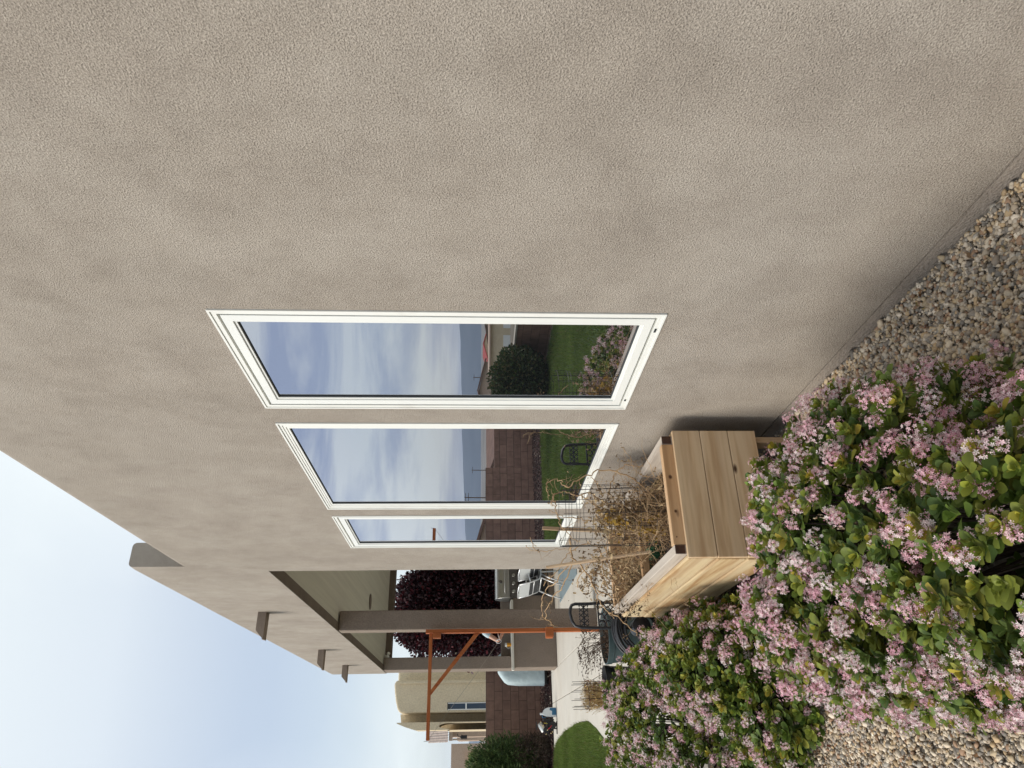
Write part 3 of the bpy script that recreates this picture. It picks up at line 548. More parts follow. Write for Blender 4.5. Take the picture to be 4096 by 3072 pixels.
# dead vines
VINES=[([(1.098,3.45,0.559),(1.211,3.45,0.664),(1.26,3.45,0.749),(1.277,3.45,0.823),(1.267,3.45,0.887),(1.222,3.45,0.968),(1.192,3.45,1.016),(1.196,3.45,1.055),(1.22,3.45,1.065),(1.222,3.45,1.104),(1.2,3.45,1.132),(1.176,3.45,1.141),(1.14,3.45,1.123)],0.0032),
([(1.279,3.5,0.767),(1.309,3.475,0.728),(1.306,3.45,0.714),(1.288,3.425,0.669),(1.279,3.4,0.636)],0.0022),
([(1.168,3.6,0.803),(1.23,3.575,0.786),(1.255,3.55,0.78),(1.28,3.525,0.758),(1.298,3.5,0.759)],0.003),
([(1.114,3.6,0.767),(1.164,3.6,0.839),(1.201,3.6,0.889),(1.185,3.6,0.958),(1.206,3.6,1.013),(1.21,3.6,1.045),(1.198,3.6,1.078),(1.181,3.6,1.091),(1.148,3.6,1.076),(1.107,3.6,1.078),(1.075,3.6,1.068),(1.034,3.6,1.058),(0.99,3.6,1.025),(0.939,3.6,0.973)],0.0032),
([(1.181,3.6,1.091),(1.156,3.6,1.1),(1.136,3.6,1.097),(1.128,3.6,1.081)],0.0025),
([(1.193,3.6,0.829),(1.23,3.55,0.862),(1.256,3.5,0.896)],0.0025),
([(1.112,3.7,0.831),(1.169,3.667,0.873),(1.196,3.633,0.929),(1.197,3.6,0.982)],0.0025),
([(1.07,3.7,0.81),(1.081,3.68,0.889),(1.084,3.66,0.957),(1.082,3.64,1.023),(1.089,3.62,1.069),(1.111,3.6,1.114)],0.0022),
([(1.001,4.0,0.484),(1.051,4.022,0.561),(1.045,4.044,0.69),(1.042,4.067,0.774),(1.057,4.089,0.858),(1.032,4.111,0.928),(0.994,4.133,0.971),(0.912,4.156,1.026),(0.87,4.178,1.083),(0.84,4.2,1.1)],0.003),
([(1.043,3.9,0.97),(0.958,3.95,0.961),(0.923,4.0,0.914),(0.866,4.05,0.855),(0.809,4.1,0.821),(0.776,4.15,0.799),(0.747,4.2,0.78),(0.7,4.25,0.727),(0.67,4.3,0.685)],0.004),
([(1.059,3.9,0.757),(0.977,3.98,0.754),(0.876,4.06,0.732),(0.82,4.14,0.692),(0.771,4.22,0.673),(0.721,4.3,0.65)],0.003),
([(0.945,4.0,0.947),(0.867,4.05,0.979),(0.811,4.1,1.002),(0.783,4.15,1.042),(0.746,4.2,1.064),(0.717,4.25,1.092),(0.679,4.3,1.089),(0.665,4.35,1.054),(0.647,4.4,1.032)],0.003),
([(0.941,4.0,0.955),(0.869,4.056,1.021),(0.839,4.111,1.043),(0.825,4.167,1.082),(0.78,4.222,1.109),(0.743,4.278,1.11),(0.697,4.333,1.098),(0.675,4.389,1.054),(0.658,4.444,1.04),(0.657,4.5,0.994)],0.0026),
([(1.102,4.1,1.174),(1.045,4.1,1.162),(1.018,4.1,1.128),(1.018,4.1,1.08),(1.026,4.1,1.027),(1.034,4.1,0.938)],0.002),
([(1.056,4.1,1.21),(1.031,4.1,1.185),(1.018,4.1,1.128)],0.0018),
([(0.89,4.1,0.846),(0.9,4.15,0.781),(0.872,4.2,0.739),(0.842,4.25,0.715),(0.83,4.3,0.658),(0.929,4.35,0.599),(0.926,4.4,0.576)],0.0032),
([(0.994,4.0,0.667),(0.94,4.067,0.563),(0.903,4.133,0.514),(0.852,4.2,0.518)],0.0026),
([(0.83,4.2,0.902),(0.878,4.1,0.903),(0.961,4.0,0.791),(0.974,3.9,0.768)],0.0024),
([(1.015,4.1,0.771),(0.952,4.15,0.754),(0.898,4.2,0.737),(0.855,4.25,0.669),(0.847,4.3,0.602)],0.0035),
([(1.036,3.7,0.65),(1.055,3.65,0.719),(1.065,3.6,0.787),(1.099,3.55,0.852),(1.132,3.5,0.912)],0.0024),
([(1.08,3.6,0.566),(1.097,3.6,0.644),(1.106,3.6,0.724),(1.122,3.6,0.802)],0.0026),
([(1.088,3.6,0.501),(1.082,3.633,0.578),(1.06,3.667,0.634),(1.045,3.7,0.67)],0.0022),
([(0.831,4.3,0.771),(0.804,4.3,0.71),(0.759,4.3,0.624),(0.742,4.3,0.571),(0.715,4.3,0.511),(0.698,4.3,0.477)],0.0032),
([(0.709,4.3,0.718),(0.65,4.2,0.67),(0.573,4.1,0.623),(0.536,4.0,0.622)],0.0026)]
vn = thing('dead_vine', 'leafless dried tomato vines spilling out of the wire cage and planter', 'dead plant', (1.0, 3.9, .48))
def smooth_pts(L, k=4, j=.004):
    P = [Vector(p) for p in L]; out = []
    for i in range(len(P)-1):
        p0, p1, p2, p3 = P[max(i-1,0)], P[i], P[i+1], P[min(i+2,len(P)-1)]
        for s in range(k):
            t = s/k; q = .5*((2*p1)+(p2-p0)*t+(2*p0-5*p1+4*p2-p3)*t*t+(3*p1-p0-3*p2+p3)*t**3)
            q += Vector([random.gauss(0, j) for _ in range(3)]); out.append(q)
    out.append(P[-1]); return out
mb = MB(); DL = []
def sprout(p, d, L, r, lev=0):
    n = max(3, int(L/.02)); pts = [p]; d = Vector(d).normalized()
    for i in range(n):
        d = (d + Vector([random.gauss(0,.28) for _ in range(3)]) + Vector((0,0,-.05))).normalized(); pts.append(pts[-1] + d*L/n)
        if lev < 1 and random.random() < .18: sprout(pts[-1], d + Vector([random.gauss(0,.8) for _ in range(3)]), L*.4, r*.6, lev+1)
        if random.random() < .35: DL.append(pts[-1])
    mb.tube(pts, [r*(1-.7*i/n) for i in range(n+1)], 4)
for L, r in VINES:
    P = smooth_pts(L); m_ = len(P); mb.tube(P, [r*1.35*(1-.55*i/m_) for i in range(m_)], 5)
    for q in P[2::3]:
        if random.random() < .6: sprout(q, Vector([random.gauss(0,1) for _ in range(3)]), random.uniform(.03,.12), r*.45)
for _ in range(170):     # thin stems inside the cage and across the planter
    if random.random() < .55: b_ = Vector((random.gauss(1.05,.07), random.gauss(3.55,.09), .49)); h_ = random.uniform(.25,.55)
    else: b_ = Vector((random.uniform(.80,1.0), random.uniform(3.8,4.4), .49)); h_ = random.uniform(.12,.40)
    sprout(b_, (random.gauss(0,.25), random.gauss(0,.25), 1), h_, random.uniform(.0012,.0026))
obj('stem', mb, M['twig'], vn, smooth=True)
# crumpled leaves
def crumple(cs, n, spread, size, pal, name, parent, mat, zmin=.48):
    T = []; 
    for i in range(4):
        for j in (-1, 1): T.append((i/3-.5 + .1*j, j*.14*math.sin(math.pi*(i+.5)/4)*1.2, .28*math.sin(i*1.9)+.12*j))
    T = np.array(T); TF = np.array([(0,1,3,2),(2,3,5,4),(4,5,7,6)])
    idx = RS.randint(0, len(cs), n); P = np.array([tuple(c) for c in cs])[idx] + RS.normal(0, 1, (n,3))*spread; P[:,2] = np.maximum(P[:,2], zmin)
    Mx = frames(RS.normal(size=(n,3)))*(RS.uniform(.4,1.,n)**1.2*size)[:, None, None]; pal = np.array(pal); c = pal[RS.randint(0,len(pal),n)]*RS.uniform(.6,1.2,(n,1))
    v, f, c = scatter(T, TF, Mx, P, c); return bigmesh(name, v, f, mat, parent, col=c)
BR = [(.40,.29,.17),(.48,.35,.20),(.26,.18,.11),(.55,.42,.25),(.20,.14,.09)]
cs = [Vector((1.06+.10*math.cos(a)*q, 3.56+.1*math.sin(a)*q, z)) for a in np.linspace(0,6.2,9) for q in (.3,.9) for z in (.54,.6,.66,.72,.78,.84)] + [Vector((x,y,z)) for x in (.82,.9,.98) for y in (3.85,4.0,4.15,4.3) for z in (.56,.66,.76,.84)]
crumple(cs, 2300, np.array([.03,.03,.04]), .030, BR, 'leaf', vn, M['dry'])
crumple(DL, 1500, np.array([.008,.008,.010]), .020, BR, 'leaf', vn, M['dry'])
crumple([Vector((.74,4.35,.62)),Vector((.70,4.15,.60)),Vector((.72,4.2,.57)),Vector((.78,4.4,.66))], 330, np.array([.03,.08,.03]), .020, [(.16,.12,.08),(.10,.075,.05)], 'leaf', vn, M['dry'], .4)
crumple([Vector((1.03,3.5,.80)),Vector((1.02,3.5,.77)),Vector((1.0,3.5,.62)),Vector((.99,3.52,.60))], 170, np.array([.03,.02,.03]), .035, [(.55,.36,.08),(.48,.30,.07)], 'leaf', vn, M['dry'])
mb = MB()
for c0 in ((.96,3.75,.55),):
    p = Vector(c0); pts = []
    for i in range(60): a = i*.9; pts.append(p + Vector((.02*math.sin(a)-i*.001, i*.006, .022*math.cos(a*1.3)-i*.0006)))
    mb.tube(pts, .0028, 5)
setp(obj('garden_tape', mb, M['green_tape'], smooth=True), 'green twisted garden tape lying among the dead vines in the planter', 'garden tape')
def sprigs(name, label, base, n, L, colr, parent=None):
    t_ = thing(name, label, 'plant', base); b = Vector(base); P = []; D = []
    for i in range(n):
        d = Vector((random.gauss(0,.5), random.gauss(0,.5), 1)).normalized(); 
        for k in range(10): P.append(tuple(b + d*L*k/10 + Vector([random.gauss(0,.004) for _ in range(3)]))); D.append(tuple(d + Vector([random.gauss(0,.5) for _ in range(3)])))
    T = np.array([(-.12,0,0),(.12,0,0),(.02,.1,1)]); v, f, c = scatter(T, np.array([(0,1,2)]), frames(np.array(D))*.028, np.array(P), np.array(colr)*RS.uniform(.6,1.2,(len(P),1)))
    bigmesh('foliage', v, f, M['leafplain'], t_, col=c)
sprigs('herb', 'small green feathery herb growing in the planter beside the leaning stake', (.90,4.02,.48), 40, .09, [(.03,.12,.06)])
sprigs('herb', 'small green feathery herb growing in the planter close behind the wire cage', (.93,3.75,.48), 30, .08, [(.03,.12,.06)])
# ================================================================ flowering shrubs
def lobes_points(lobes, n, core=.80):
    P, Nn = [], []
    w_ = np.array([l[3]*l[4] + l[3]*l[5] + l[4]*l[5] for l in lobes]); w_ /= w_.sum()
    for li, l in enumerate(lobes):
        m = int(n*w_[li]); c, r = np.array(l[:3]), np.array(l[3:6]); d = RS.normal(size=(m,3)); d /= np.linalg.norm(d, axis=1, keepdims=True)
        q = np.array([1 + .13*mnoise.noise(Vector(tuple(v*2.6)) + Vector((li*5.1,0,0))) + .05*mnoise.noise(Vector(tuple(v*8)) + Vector((li*5.1,0,0))) for v in d])
        p = c + d*r*q[:, None]; nr = d/r; nr /= np.linalg.norm(nr, axis=1, keepdims=True); P.append(p); Nn.append(nr)
    P, Nn = np.concatenate(P), np.concatenate(Nn); keep = P[:,2] > .05
    for l in lobes:
        c, r = np.array(l[:3]), np.array(l[3:6]); keep &= (((P-c)/r)**2).sum(1) > core**2
    return P[keep], Nn[keep]
LT = []
for i, (u, wd, dz) in enumerate(((0,.03,0),(.22,.19,.015),(.52,.36,.02),(.80,.33,-.01),(.95,.17,-.05))):
    for j in (-1,0,1): LT.append((j*wd, u, dz + (.07*abs(j)*wd*3)))
LT.append((0, 1.02, -.075)); LT = np.array(LT); LF = [(i*3+j, i*3+j+1, i*3+j+4, i*3+j+3) for i in range(4) for j in (0,1)] + [(12,13,15,15),(13,14,15,15)]
LF4 = np.array([f for f in LF[:8]]); 
LFT = np.array([t for f in LF[:8] for t in ((f[0],f[1],f[2]),(f[0],f[2],f[3]))] + [(12,13,15),(13,14,15)])
def rosettes(P, A, nleaf, size, pal, young=.3):
    """leaves in whorls: each leaf's long axis leans out from the stem axis A"""
    n = len(P); A = A/np.linalg.norm(A, axis=1, keepdims=True); F0 = frames(A); LP, LM, LC = [], [], []
    base = np.array(pal)[RS.randint(0, len(pal), n)]
    for k in range(nleaf):
        ph = k*2.4 + RS.uniform(0,.6,n); t = k/(nleaf-1); el = np.radians(68 - 52*t + RS.normal(0,9,n))   # angle from the axis, outer leaves lie flatter
        s = size*(1.12 - .5*t)*RS.uniform(.75,1.2,n)
        rad = F0[:,:,0]*np.cos(ph)[:,None] + F0[:,:,1]*np.sin(ph)[:,None]
        y = rad*np.sin(el)[:,None] + A*np.cos(el)[:,None]; z = A*np.sin(el)[:,None] - rad*np.cos(el)[:,None]; x = np.cross(y, z)
        LP.append(P + A*(s*(.55*t-.35))[:,None] + y*(s*.1)[:,None]); LM.append(np.stack([x,y,z],2)*s[:,None,None])
        c = base*(RS.uniform(.75,1.25,n)[:,None])*(1+.35*(t-.4)); yl = RS.uniform(size=n) < young*t; c[yl] = c[yl]*np.array([1.45,1.15,.9]); LC.append(c)
    return np.concatenate(LP), np.concatenate(LM), np.clip(np.concatenate(LC), 0, .8)
PET = np.array([(0,0,0),(.27,.55,.22),(.17,1.0,.42),(-.17,1.0,.42),(-.27,.55,.22)])
PT, PTF = [], []
for k in range(5):
    a = 2*math.pi*k/5; R_ = np.array([[math.cos(a),-math.sin(a),0],[math.sin(a),math.cos(a),0],[0,0,1]]); o = len(PT)
    PT += list(PET @ R_.T); PTF += [(o,o+1,o+2),(o,o+2,o+3),(o,o+3,o+4)]
PT = np.array(PT); PTF = np.array(PTF)
OC = np.array([(1,0,0),(0,1,0),(-1,0,0),(0,-1,0),(0,0,1.5),(0,0,-1.2)], float)*.5; OCF = np.array([(0,1,4),(1,2,4),(2,3,4),(3,0,4),(1,0,5),(2,1,5),(3,2,5),(0,3,5)])
def clusters(P, A, nf, rr, fs):
    n = len(P); A = A/np.linalg.norm(A, axis=1, keepdims=True); F0 = frames(A); V, F, Cc, o = [], [], [], 0
    tint = RS.uniform(0,1,n)
    for kind, m, T, TF in (('f', nf, PT, PTF), ('b', int(nf*.9), OC, OCF), ('s', int(nf*1.3), OC, OCF)):
        idx = np.repeat(np.arange(n), m); N_ = len(idx)
        th = RS.uniform(0,2*np.pi,N_); ph = np.arccos(RS.uniform(-.15,1,N_)); d = np.stack([np.sin(ph)*np.cos(th), np.sin(ph)*np.sin(th), np.cos(ph)],1)
        sc = RS.uniform(.55,1.0,N_) if kind == 'f' else RS.uniform(.35,1.05,N_) if kind == 'b' else RS.uniform(.1,.8,N_)
        rsz = (rr*RS.uniform(.7,1.25,n))[idx]; loc = d*(sc*rsz)[:,None]*np.array([1,1,1.35]); L = np.einsum('nij,nj->ni', F0[idx], loc)
        dd = np.einsum('nij,nj->ni', F0[idx], d) + RS.normal(0,.35,(N_,3)); Mx = frames(dd)*(fs*RS.uniform(.75,1.15,N_)*(1 if kind == 'f' else .55 if kind == 'b' else .42))[:,None,None]
        t = np.clip(tint[idx] + RS.normal(0,.28,N_), 0, 1)[:,None]
        if kind == 'f': c = np.array([[.93,.84,.82]])*(1-t) + np.array([[.85,.50,.59]])*t
        elif kind == 'b': c = np.array([[.78,.42,.50]])*(1-t) + np.array([[.55,.20,.30]])*t
        else: c = np.array([[.20,.08,.06]])*(1-t) + np.array([[.50,.30,.16]])*t
        c = c*RS.uniform(.85,1.1,(N_,1)); v, f, c = scatter(T, TF, Mx, P[idx] + L, c)
        V.append(v); F.append(f+o); Cc.append(c); o += len(v)
    return np.concatenate(V), np.concatenate(F), np.concatenate(Cc)
HP = [(.14,.195,.033),(.165,.21,.038),(.11,.17,.03),(.20,.235,.04),(.075,.125,.032),(.24,.245,.045),(.125,.18,.045)]
def shrub(label, lobes, nros, nclu, base, size=.036, fsz=.0051, seed=1, pinkshift=0):
    RS.seed(seed); random.seed(seed)
    t = thing('hawthorn_shrub', label, 'flowering shrub', base, 'pink flowering shrubs in the gravel bed')
    P, A = lobes_points(lobes, nros); A = A*.55 + np.array([0,0,.80]) + RS.normal(0,.20,A.shape); A /= np.linalg.norm(A, axis=1, keepdims=True)
    P = P + A*RS.uniform(-.05,.035,(len(P),1))
    lp, lm, lc = rosettes(P, A, 9, size, HP)
    # a few loose young shoots standing out of the outline
    k = RS.randint(0, len(P), int(nros*.05)); k = k[P[k,2] > .3]; Pq = P[k] + A[k]*RS.uniform(.02,.06,(len(k),1)); a1, a2, a3 = rosettes(Pq, A[k], 8, size*.85, HP, .8)
    _ok = (P[:,0] < 1.10); P, A = P[_ok], A[_ok]
    # inner layer seen through the gaps
    Pi, Ai = lobes_points([(l[0],l[1],l[2],l[3]*.82,l[4]*.86,l[5]*.8) for l in lobes], int(nros*.38), .6); b1, b2, b3 = rosettes(Pi, Ai*.7+np.array([0,0,.5]), 8, size*1.05, HP[2:5], 0)
    v, f, c = scatter(LT, LFT, np.concatenate([lm,a2,b2]), np.concatenate([lp,a1,b1]), np.concatenate([lc,a3,b3]))
    bigmesh('foliage', v, f, M['leaf'], t, col=c, smooth=True)
    dens = np.array([mnoise.noise(Vector((p[0]*5.5+seed, p[1]*4.2, p[2]*6))) for p in P]) + RS.uniform(-.75,.75,len(P)) + .25 - 1.8*np.abs(P[:,2]-.36)
    q = np.argsort(-dens)[:nclu]; v, f, c = clusters(P[q] + A[q]*RS.uniform(.012,.05,(len(q),1)), A[q]+RS.normal(0,.2,A[q].shape), 36, .025, fsz); bigmesh('blossom', v, f, M['petal'], t, col=c)
    mb = MB(); cen = Vector(base)
    for i in range(0, min(len(P), 2600), 9):
        p = Vector(P[i]); b0 = Vector((cen.x + (p.x-cen.x)*.25, cen.y + (p.y-cen.y)*.6, .0)); mid = (b0+p)/2 + Vector((0,0,-.04)); mb.tube([b0, mid, p - Vector(A[i])*.02], [.006,.004,.002], 4, cap=False)
    obj('stem', mb, M['bark'], t)
    return t
shrub('large pink flowering shrub nearest the camera, in front of the cedar planter',
      [(.36,1.36,.20,.28,.55,.39),(.52,1.95,.22,.44,.60,.41),(.69,2.30,.14,.29,.42,.32),(.30,.98,.16,.26,.42,.34),(.36,2.22,.18,.30,.38,.42)], 5200, 1050, (.5,1.8,0), size=.032, seed=3)
shrub('pink flowering shrub growing close against the lawn side of the cedar planter',
      [(.36,3.78,.18,.29,.50,.34),(.14,3.55,.08,.23,.30,.24),(.42,4.30,.20,.24,.46,.34)], 2600, 430, (.3,3.8,0), size=.036, seed=5)
shrub('farthest pink flowering shrub, between the lawn and the two dark plant pots',
      [(.20,4.75,.18,.34,.62,.39),(.02,5.40,.16,.38,.68,.38),(.30,5.25,.20,.27,.5,.36),(-.12,4.5,.12,.3,.6,.3)], 2700, 480, (.1,5.0,0), size=.036, seed=8)
LIT = [Vector((RS.uniform(.75,1.33), RS.uniform(1.1,3.0), .018)) for _ in range(60)] + [Vector((RS.uniform(-.6,.25), RS.uniform(1.8,3.6), .018)) for _ in range(80)]
lit = crumple(LIT, 420, np.array([.05,.05,.004]), .022, [(.30,.17,.09),(.22,.14,.08),(.42,.33,.16),(.16,.10,.06),(.34,.12,.07)], 'leaf_litter', None, M['dry'], .014); setp(lit, 'fallen dry leaves and petals scattered on the gravel', 'leaf litter', kind='stuff')
# ================================================================ bushes and trees with small leaves
NL = np.array([(-.09,0,0),(.09,0,0),(.11,.5,.03),(-.11,.5,.03),(0,1,-.04)]); NLF = np.array([(0,1,2),(0,2,3),(3,2,4)])
RL = np.array([(-.2,.05,0),(.2,.05,0),(.34,.5,.05),(-.34,.5,.05),(0,1,-.04)])
def crown(name, lobes, n, size, pal, parent, T=NL, shell=(.45,1.03), droop=0., mat='leafplain', gap=.0, gs=3.):
    P, A = [], []; w_ = np.array([l[3]*l[4]*l[5] for l in lobes])**.67; w_ /= w_.sum()
    for li, l in enumerate(lobes):
        m = int(n*w_[li]); d = RS.normal(size=(m,3)); d /= np.linalg.norm(d, axis=1, keepdims=True)
        q = RS.uniform(shell[0]**2, shell[1]**2, m)**.5*(1 + np.array([.22*mnoise.noise(Vector(tuple(v*2.2)) + Vector((li*3.7,1,0))) for v in d]))
        P.append(np.array(l[:3]) + d*np.array(l[3:6])*q[:,None]); A.append(d)
    P, A = np.concatenate(P), np.concatenate(A)
    if gap: k = np.array([mnoise.noise(Vector(tuple(p*gs))) for p in P]) > -1 + gap; P, A = P[k], A[k]
    k = P[:,2] > -.08; P, A = P[k], A[k]; N_ = len(P); y = A + RS.normal(0,.6,A.shape) + np.array([0,0,-droop]); y /= np.linalg.norm(y, axis=1, keepdims=True)
    x = np.cross(y, RS.normal(size=y.shape)); x /= np.linalg.norm(x, axis=1, keepdims=True); z = np.cross(x, y); Mx = np.stack([x,y,z],2)*(size*RS.uniform(.6,1.3,N_))[:,None,None]
    c = np.array(pal)[RS.randint(0,len(pal),N_)]*RS.uniform(.7,1.25,(N_,1)); v, f, c = scatter(T, NLF, Mx, P, c); return bigmesh(name, v, f, M[mat], parent, col=c)
def limbs(parent, base, tops, r, mat='bark'):
    mb = MB(); b = Vector(base)
    for i, tp in enumerate(tops):
        tp = Vector(tp); mid = b.lerp(tp, .45) + Vector([random.gauss(0,.06) for _ in range(3)]); mb.tube([b, b.lerp(mid,.5)+Vector((0,0,.05)), mid, tp], [r, r*.75, r*.5, r*.15], 7)
    return obj('trunk', mb, M[mat], parent, smooth=True)
GP = [(.07,.12,.04),(.095,.155,.05),(.13,.19,.065),(.05,.09,.03),(.17,.21,.08)]
t = thing('oleander_bush', 'dark green narrow leaved bush in front of the brown block wall', 'bush', (-.45,16.6,-.08))
crown('foliage', [(-.55,16.7,.75,.62,.6,.78),(-.15,16.65,.85,.42,.5,.72),(-.95,16.9,.9,.5,.5,.85),(-.35,16.6,1.2,.35,.4,.45)], 26000, .085, GP, t)
crown('dry_foliage', [(-.1,16.35,.35,.35,.3,.4),(.1,16.4,.25,.2,.25,.35)], 2200, .07, [(.13,.10,.07),(.09,.065,.05)], t)
limbs(t, (-.45,16.6,-.1), [(-.8+.2*i,16.5+.1*(i%3),.9+.1*(i%2)) for i in range(6)], .03)
t = thing('round_bush', 'large round dark green bush by the low side wall, seen reflected in the nearest window', 'bush', (-4.55,14.1,-.1))
crown('foliage', [(-4.55,14.1,.55,.72,.8,.62),(-4.4,13.7,.45,.5,.5,.5),(-4.7,14.5,.5,.5,.6,.55)], 22000, .07, [(.045,.075,.02),(.07,.09,.03),(.03,.055,.018),(.10,.085,.035)], t, T=RL)
limbs(t, (-4.55,14.1,-.12), [(-4.8+.15*i,14+.1*(i%3),.6) for i in range(5)], .03)
t = thing('plum_tree', 'dark purple leaved plum tree behind the covered porch', 'tree', (3.0,17.0,-.1))
PP = [(.030,.010,.014),(.055,.014,.020),(.02,.010,.014),(.12,.022,.030),(.06,.035,.045),(.14,.09,.10)]
crown('crown', [(2.9,17.0,1.9,1.15,.75,1.35),(3.5,17.0,1.2,1.1,.7,1.1),(2.45,16.9,1.3,.62,.6,1.15),(2.42,16.9,2.4,.45,.5,.75),(2.9,17,2.9,.8,.6,.52),(3.9,17,2.0,.8,.6,1.0)], 60000, .075, PP, t, T=RL, shell=(.25,1.05))
limbs(t, (3.0,17.0,-.12), [(2.2,16.9,1.6),(2.7,17,2.6),(3.3,17.1,2.7),(3.9,17,1.8)], .09)
# ================================================================ block walls
def wall_thing(label, loc, boxes, cap=None, capm=None):
    t = thing('block_wall', label, 'block wall', loc)
    mb = MB(); [mb.box(*b) for b in boxes]; obj('wall', mb, M['block'], t)
    if cap: mb = MB(); mb.box(*cap); obj('coping', mb, capm, t)
M['cap'] = pm('pale_coping', (.50,.46,.38), (.42,.38,.32), scale=8, rough=.9)
wall_thing('tall brown concrete block wall across the back of the garden', (0,18,-.1), [(-3.96,9.5,18,18.2,-.3,1.235)])
wall_thing('slightly lower stretch of brown block wall joining the tall back wall, seen in the window reflections', (-4.8,18,-.1), [(-5.6,-3.962,18.0,18.2,-.3,1.0)])
wall_thing('low brown block side wall with a pale coping, seen reflected in the nearest window', (-5.5,9,-.1), [(-5.6,-5.4,-6,17.998,-.3,.60)], (-5.62,-5.38,-6,17.996,.602,.64), M['cap'])
# ================================================================ built-in grill island
IY = 14.60; il = thing('grill_island', 'stucco outdoor kitchen island with pale counter under the porch', 'outdoor kitchen', (3.0,14.9,-.1))
mb = MB(); mb.box(1.392,4.6,IY+.03,IY+.10,-.1,.735); mb.box(1.392,1.46,IY+.10,15.10,-.1,.735); mb.box(1.46,4.6,IY+.11,15.08,-.1,.70); obj('base', mb, M['stucco_dark'], il, bevel=.01)
mb = MB(); mb.box(1.34,2.66,IY-.02,14.715,.737,.785); mb.box(1.63,2.66,14.716,15.085,.737,.785); obj('countertop', mb, M['counter'], il, bevel=.006); mb = MB(); mb.box(3.55,4.62,IY-.02,15.085,.737,.785); obj('countertop', mb, M['counter'], il, bevel=.006)
mb = MB(); mb.box(1.63,4.6,15.09,15.22,-.1,.97); obj('backsplash', mb, M['stucco_dark'], il, bevel=.01)
mb = MB(); mb.box(2.40,2.47,15.078,15.088,.84,.92); obj('outlet', mb, M['whitedirt'], il)
gr = thing('gas_grill', 'stainless steel gas grill with domed lid set in the island', 'grill', (3.1,14.85,.78))
mb = MB(); pr = [(14.62,.80)] + [(14.83-.21*math.cos(a), .86+.235*math.sin(a)) for a in np.linspace(.0,2.6,12)] + [(15.04,.80)]
mb.prism(pr, 2.70, 3.50, 'X'); obj('lid', mb, M['steel'], gr, bevel=.006, smooth='auto')
mb = MB(); mb.tube([(2.80,14.60,.90),(2.80,14.565,.90),(3.40,14.565,.90),(3.40,14.60,.90)], .011, 8); obj('lid_handle', mb, M['steel'], gr, smooth=True)
mb = MB(); mb.lathe((3.02,14.635,.985), [(.03,-.03),(.034,-.012),(.001,-.01)], 16, 'Y'); obj('thermometer', mb, M['panel'], gr, smooth='auto')
mb = MB(); mb.box(2.70,3.50,14.575,15.04,.655,.795); obj('control_panel', mb, M['panel'], gr, bevel=.006)
for x in (2.82,2.98,3.14,3.30,3.44): mb = MB(); mb.lathe((x,14.572,.72), [(.026,-.028),(.030,-.004),(.034,0)], 16, 'Y'); obj('knob', mb, M['steel'], gr, smooth='auto')
for x0 in (2.74,3.13):
    mb = MB(); mb.box(x0,x0+.36,14.60,14.628,.02,.63); d_ = obj('door', mb, M['blackm'], gr, bevel=.004); mb = MB(); mb.tube([(x0+(.30 if x0<3 else .06),14.60,.5),(x0+(.30 if x0<3 else .06),14.575,.5),(x0+(.30 if x0<3 else .06),14.575,.3),(x0+(.30 if x0<3 else .06),14.60,.3)], .007, 6); obj('door_handle', mb, M['steel'], d_)
cu = thing('drinking_glass', 'clear drinking glass of amber drink on the island counter by the post', 'glass', (1.79,14.66,.785))
M['amber'] = pm('amber_drink', (.55,.25,.02), rough=.3); M['cup'] = pm('cloudy_glass', (.55,.58,.55), rough=.15)
mb = MB(); mb.lathe((1.815,14.66,.787), [(.028,0),(.032,.004),(.036,.085)], 16); obj('drink', mb, M['amber'], cu, smooth='auto')
mb = MB(); mb.lathe((1.815,14.66,.786), [(.036,.086),(.0385,.125),(.037,.125),(.035,.087)], 16); mb.tube([(1.777,14.66,.80),(1.755,14.66,.81),(1.75,14.66,.86),(1.776,14.66,.885)], .005, 6); obj('rim', mb, M['cup'], cu, smooth='auto')
# ================================================================ person behind the pillar
pe = thing('person', 'person in a pale blue shirt at the counter, only an elbow showing beside the pillar', 'person', (2.03,13.95,-.1))
M['skin'] = pm('skin', (.58,.34,.25), (.52,.29,.21), scale=12, rough=.55); M['shirt'] = pm('pale_blue_shirt', (.50,.62,.68), (.44,.56,.62), scale=10, rough=.85, bump=.4, bscale=14, bdist=.02); M['jeans'] = pm('dark_trousers', (.04,.05,.075), (.03,.035,.055), scale=20, rough=.9); M['hair'] = pm('brown_hair', (.06,.035,.02), (.04,.022,.012), scale=40, stretch=(1,1,.2), rough=.6); M['shoe'] = pm('dark_shoe', (.03,.03,.03), rough=.6)
def skin(name, verts, edges, root, mat, parent, sub=2):
    me = bpy.data.meshes.new(name); off = ORG[parent.name]; me.from_pydata([tuple(Vector(v[:3])-off) for v in verts], edges, []); me.update(); o = bpy.data.objects.new(name, me); C.objects.link(o); o.parent = parent; ORG[o.name] = off; me.materials.append(mat)
    m = o.modifiers.new('skin', 'SKIN'); m.use_smooth_shade = True
    for i, v in enumerate(verts): s_ = me.skin_vertices[0].data[i]; r = v[3]; s_.radius = (r, v[4] if len(v) > 4 else r); s_.use_root = (i == root)
    sd = o.modifiers.new('sub', 'SUBSURF'); sd.levels = sub; sd.render_levels = sub; return o
cx_, cy_ = 2.12, 13.95
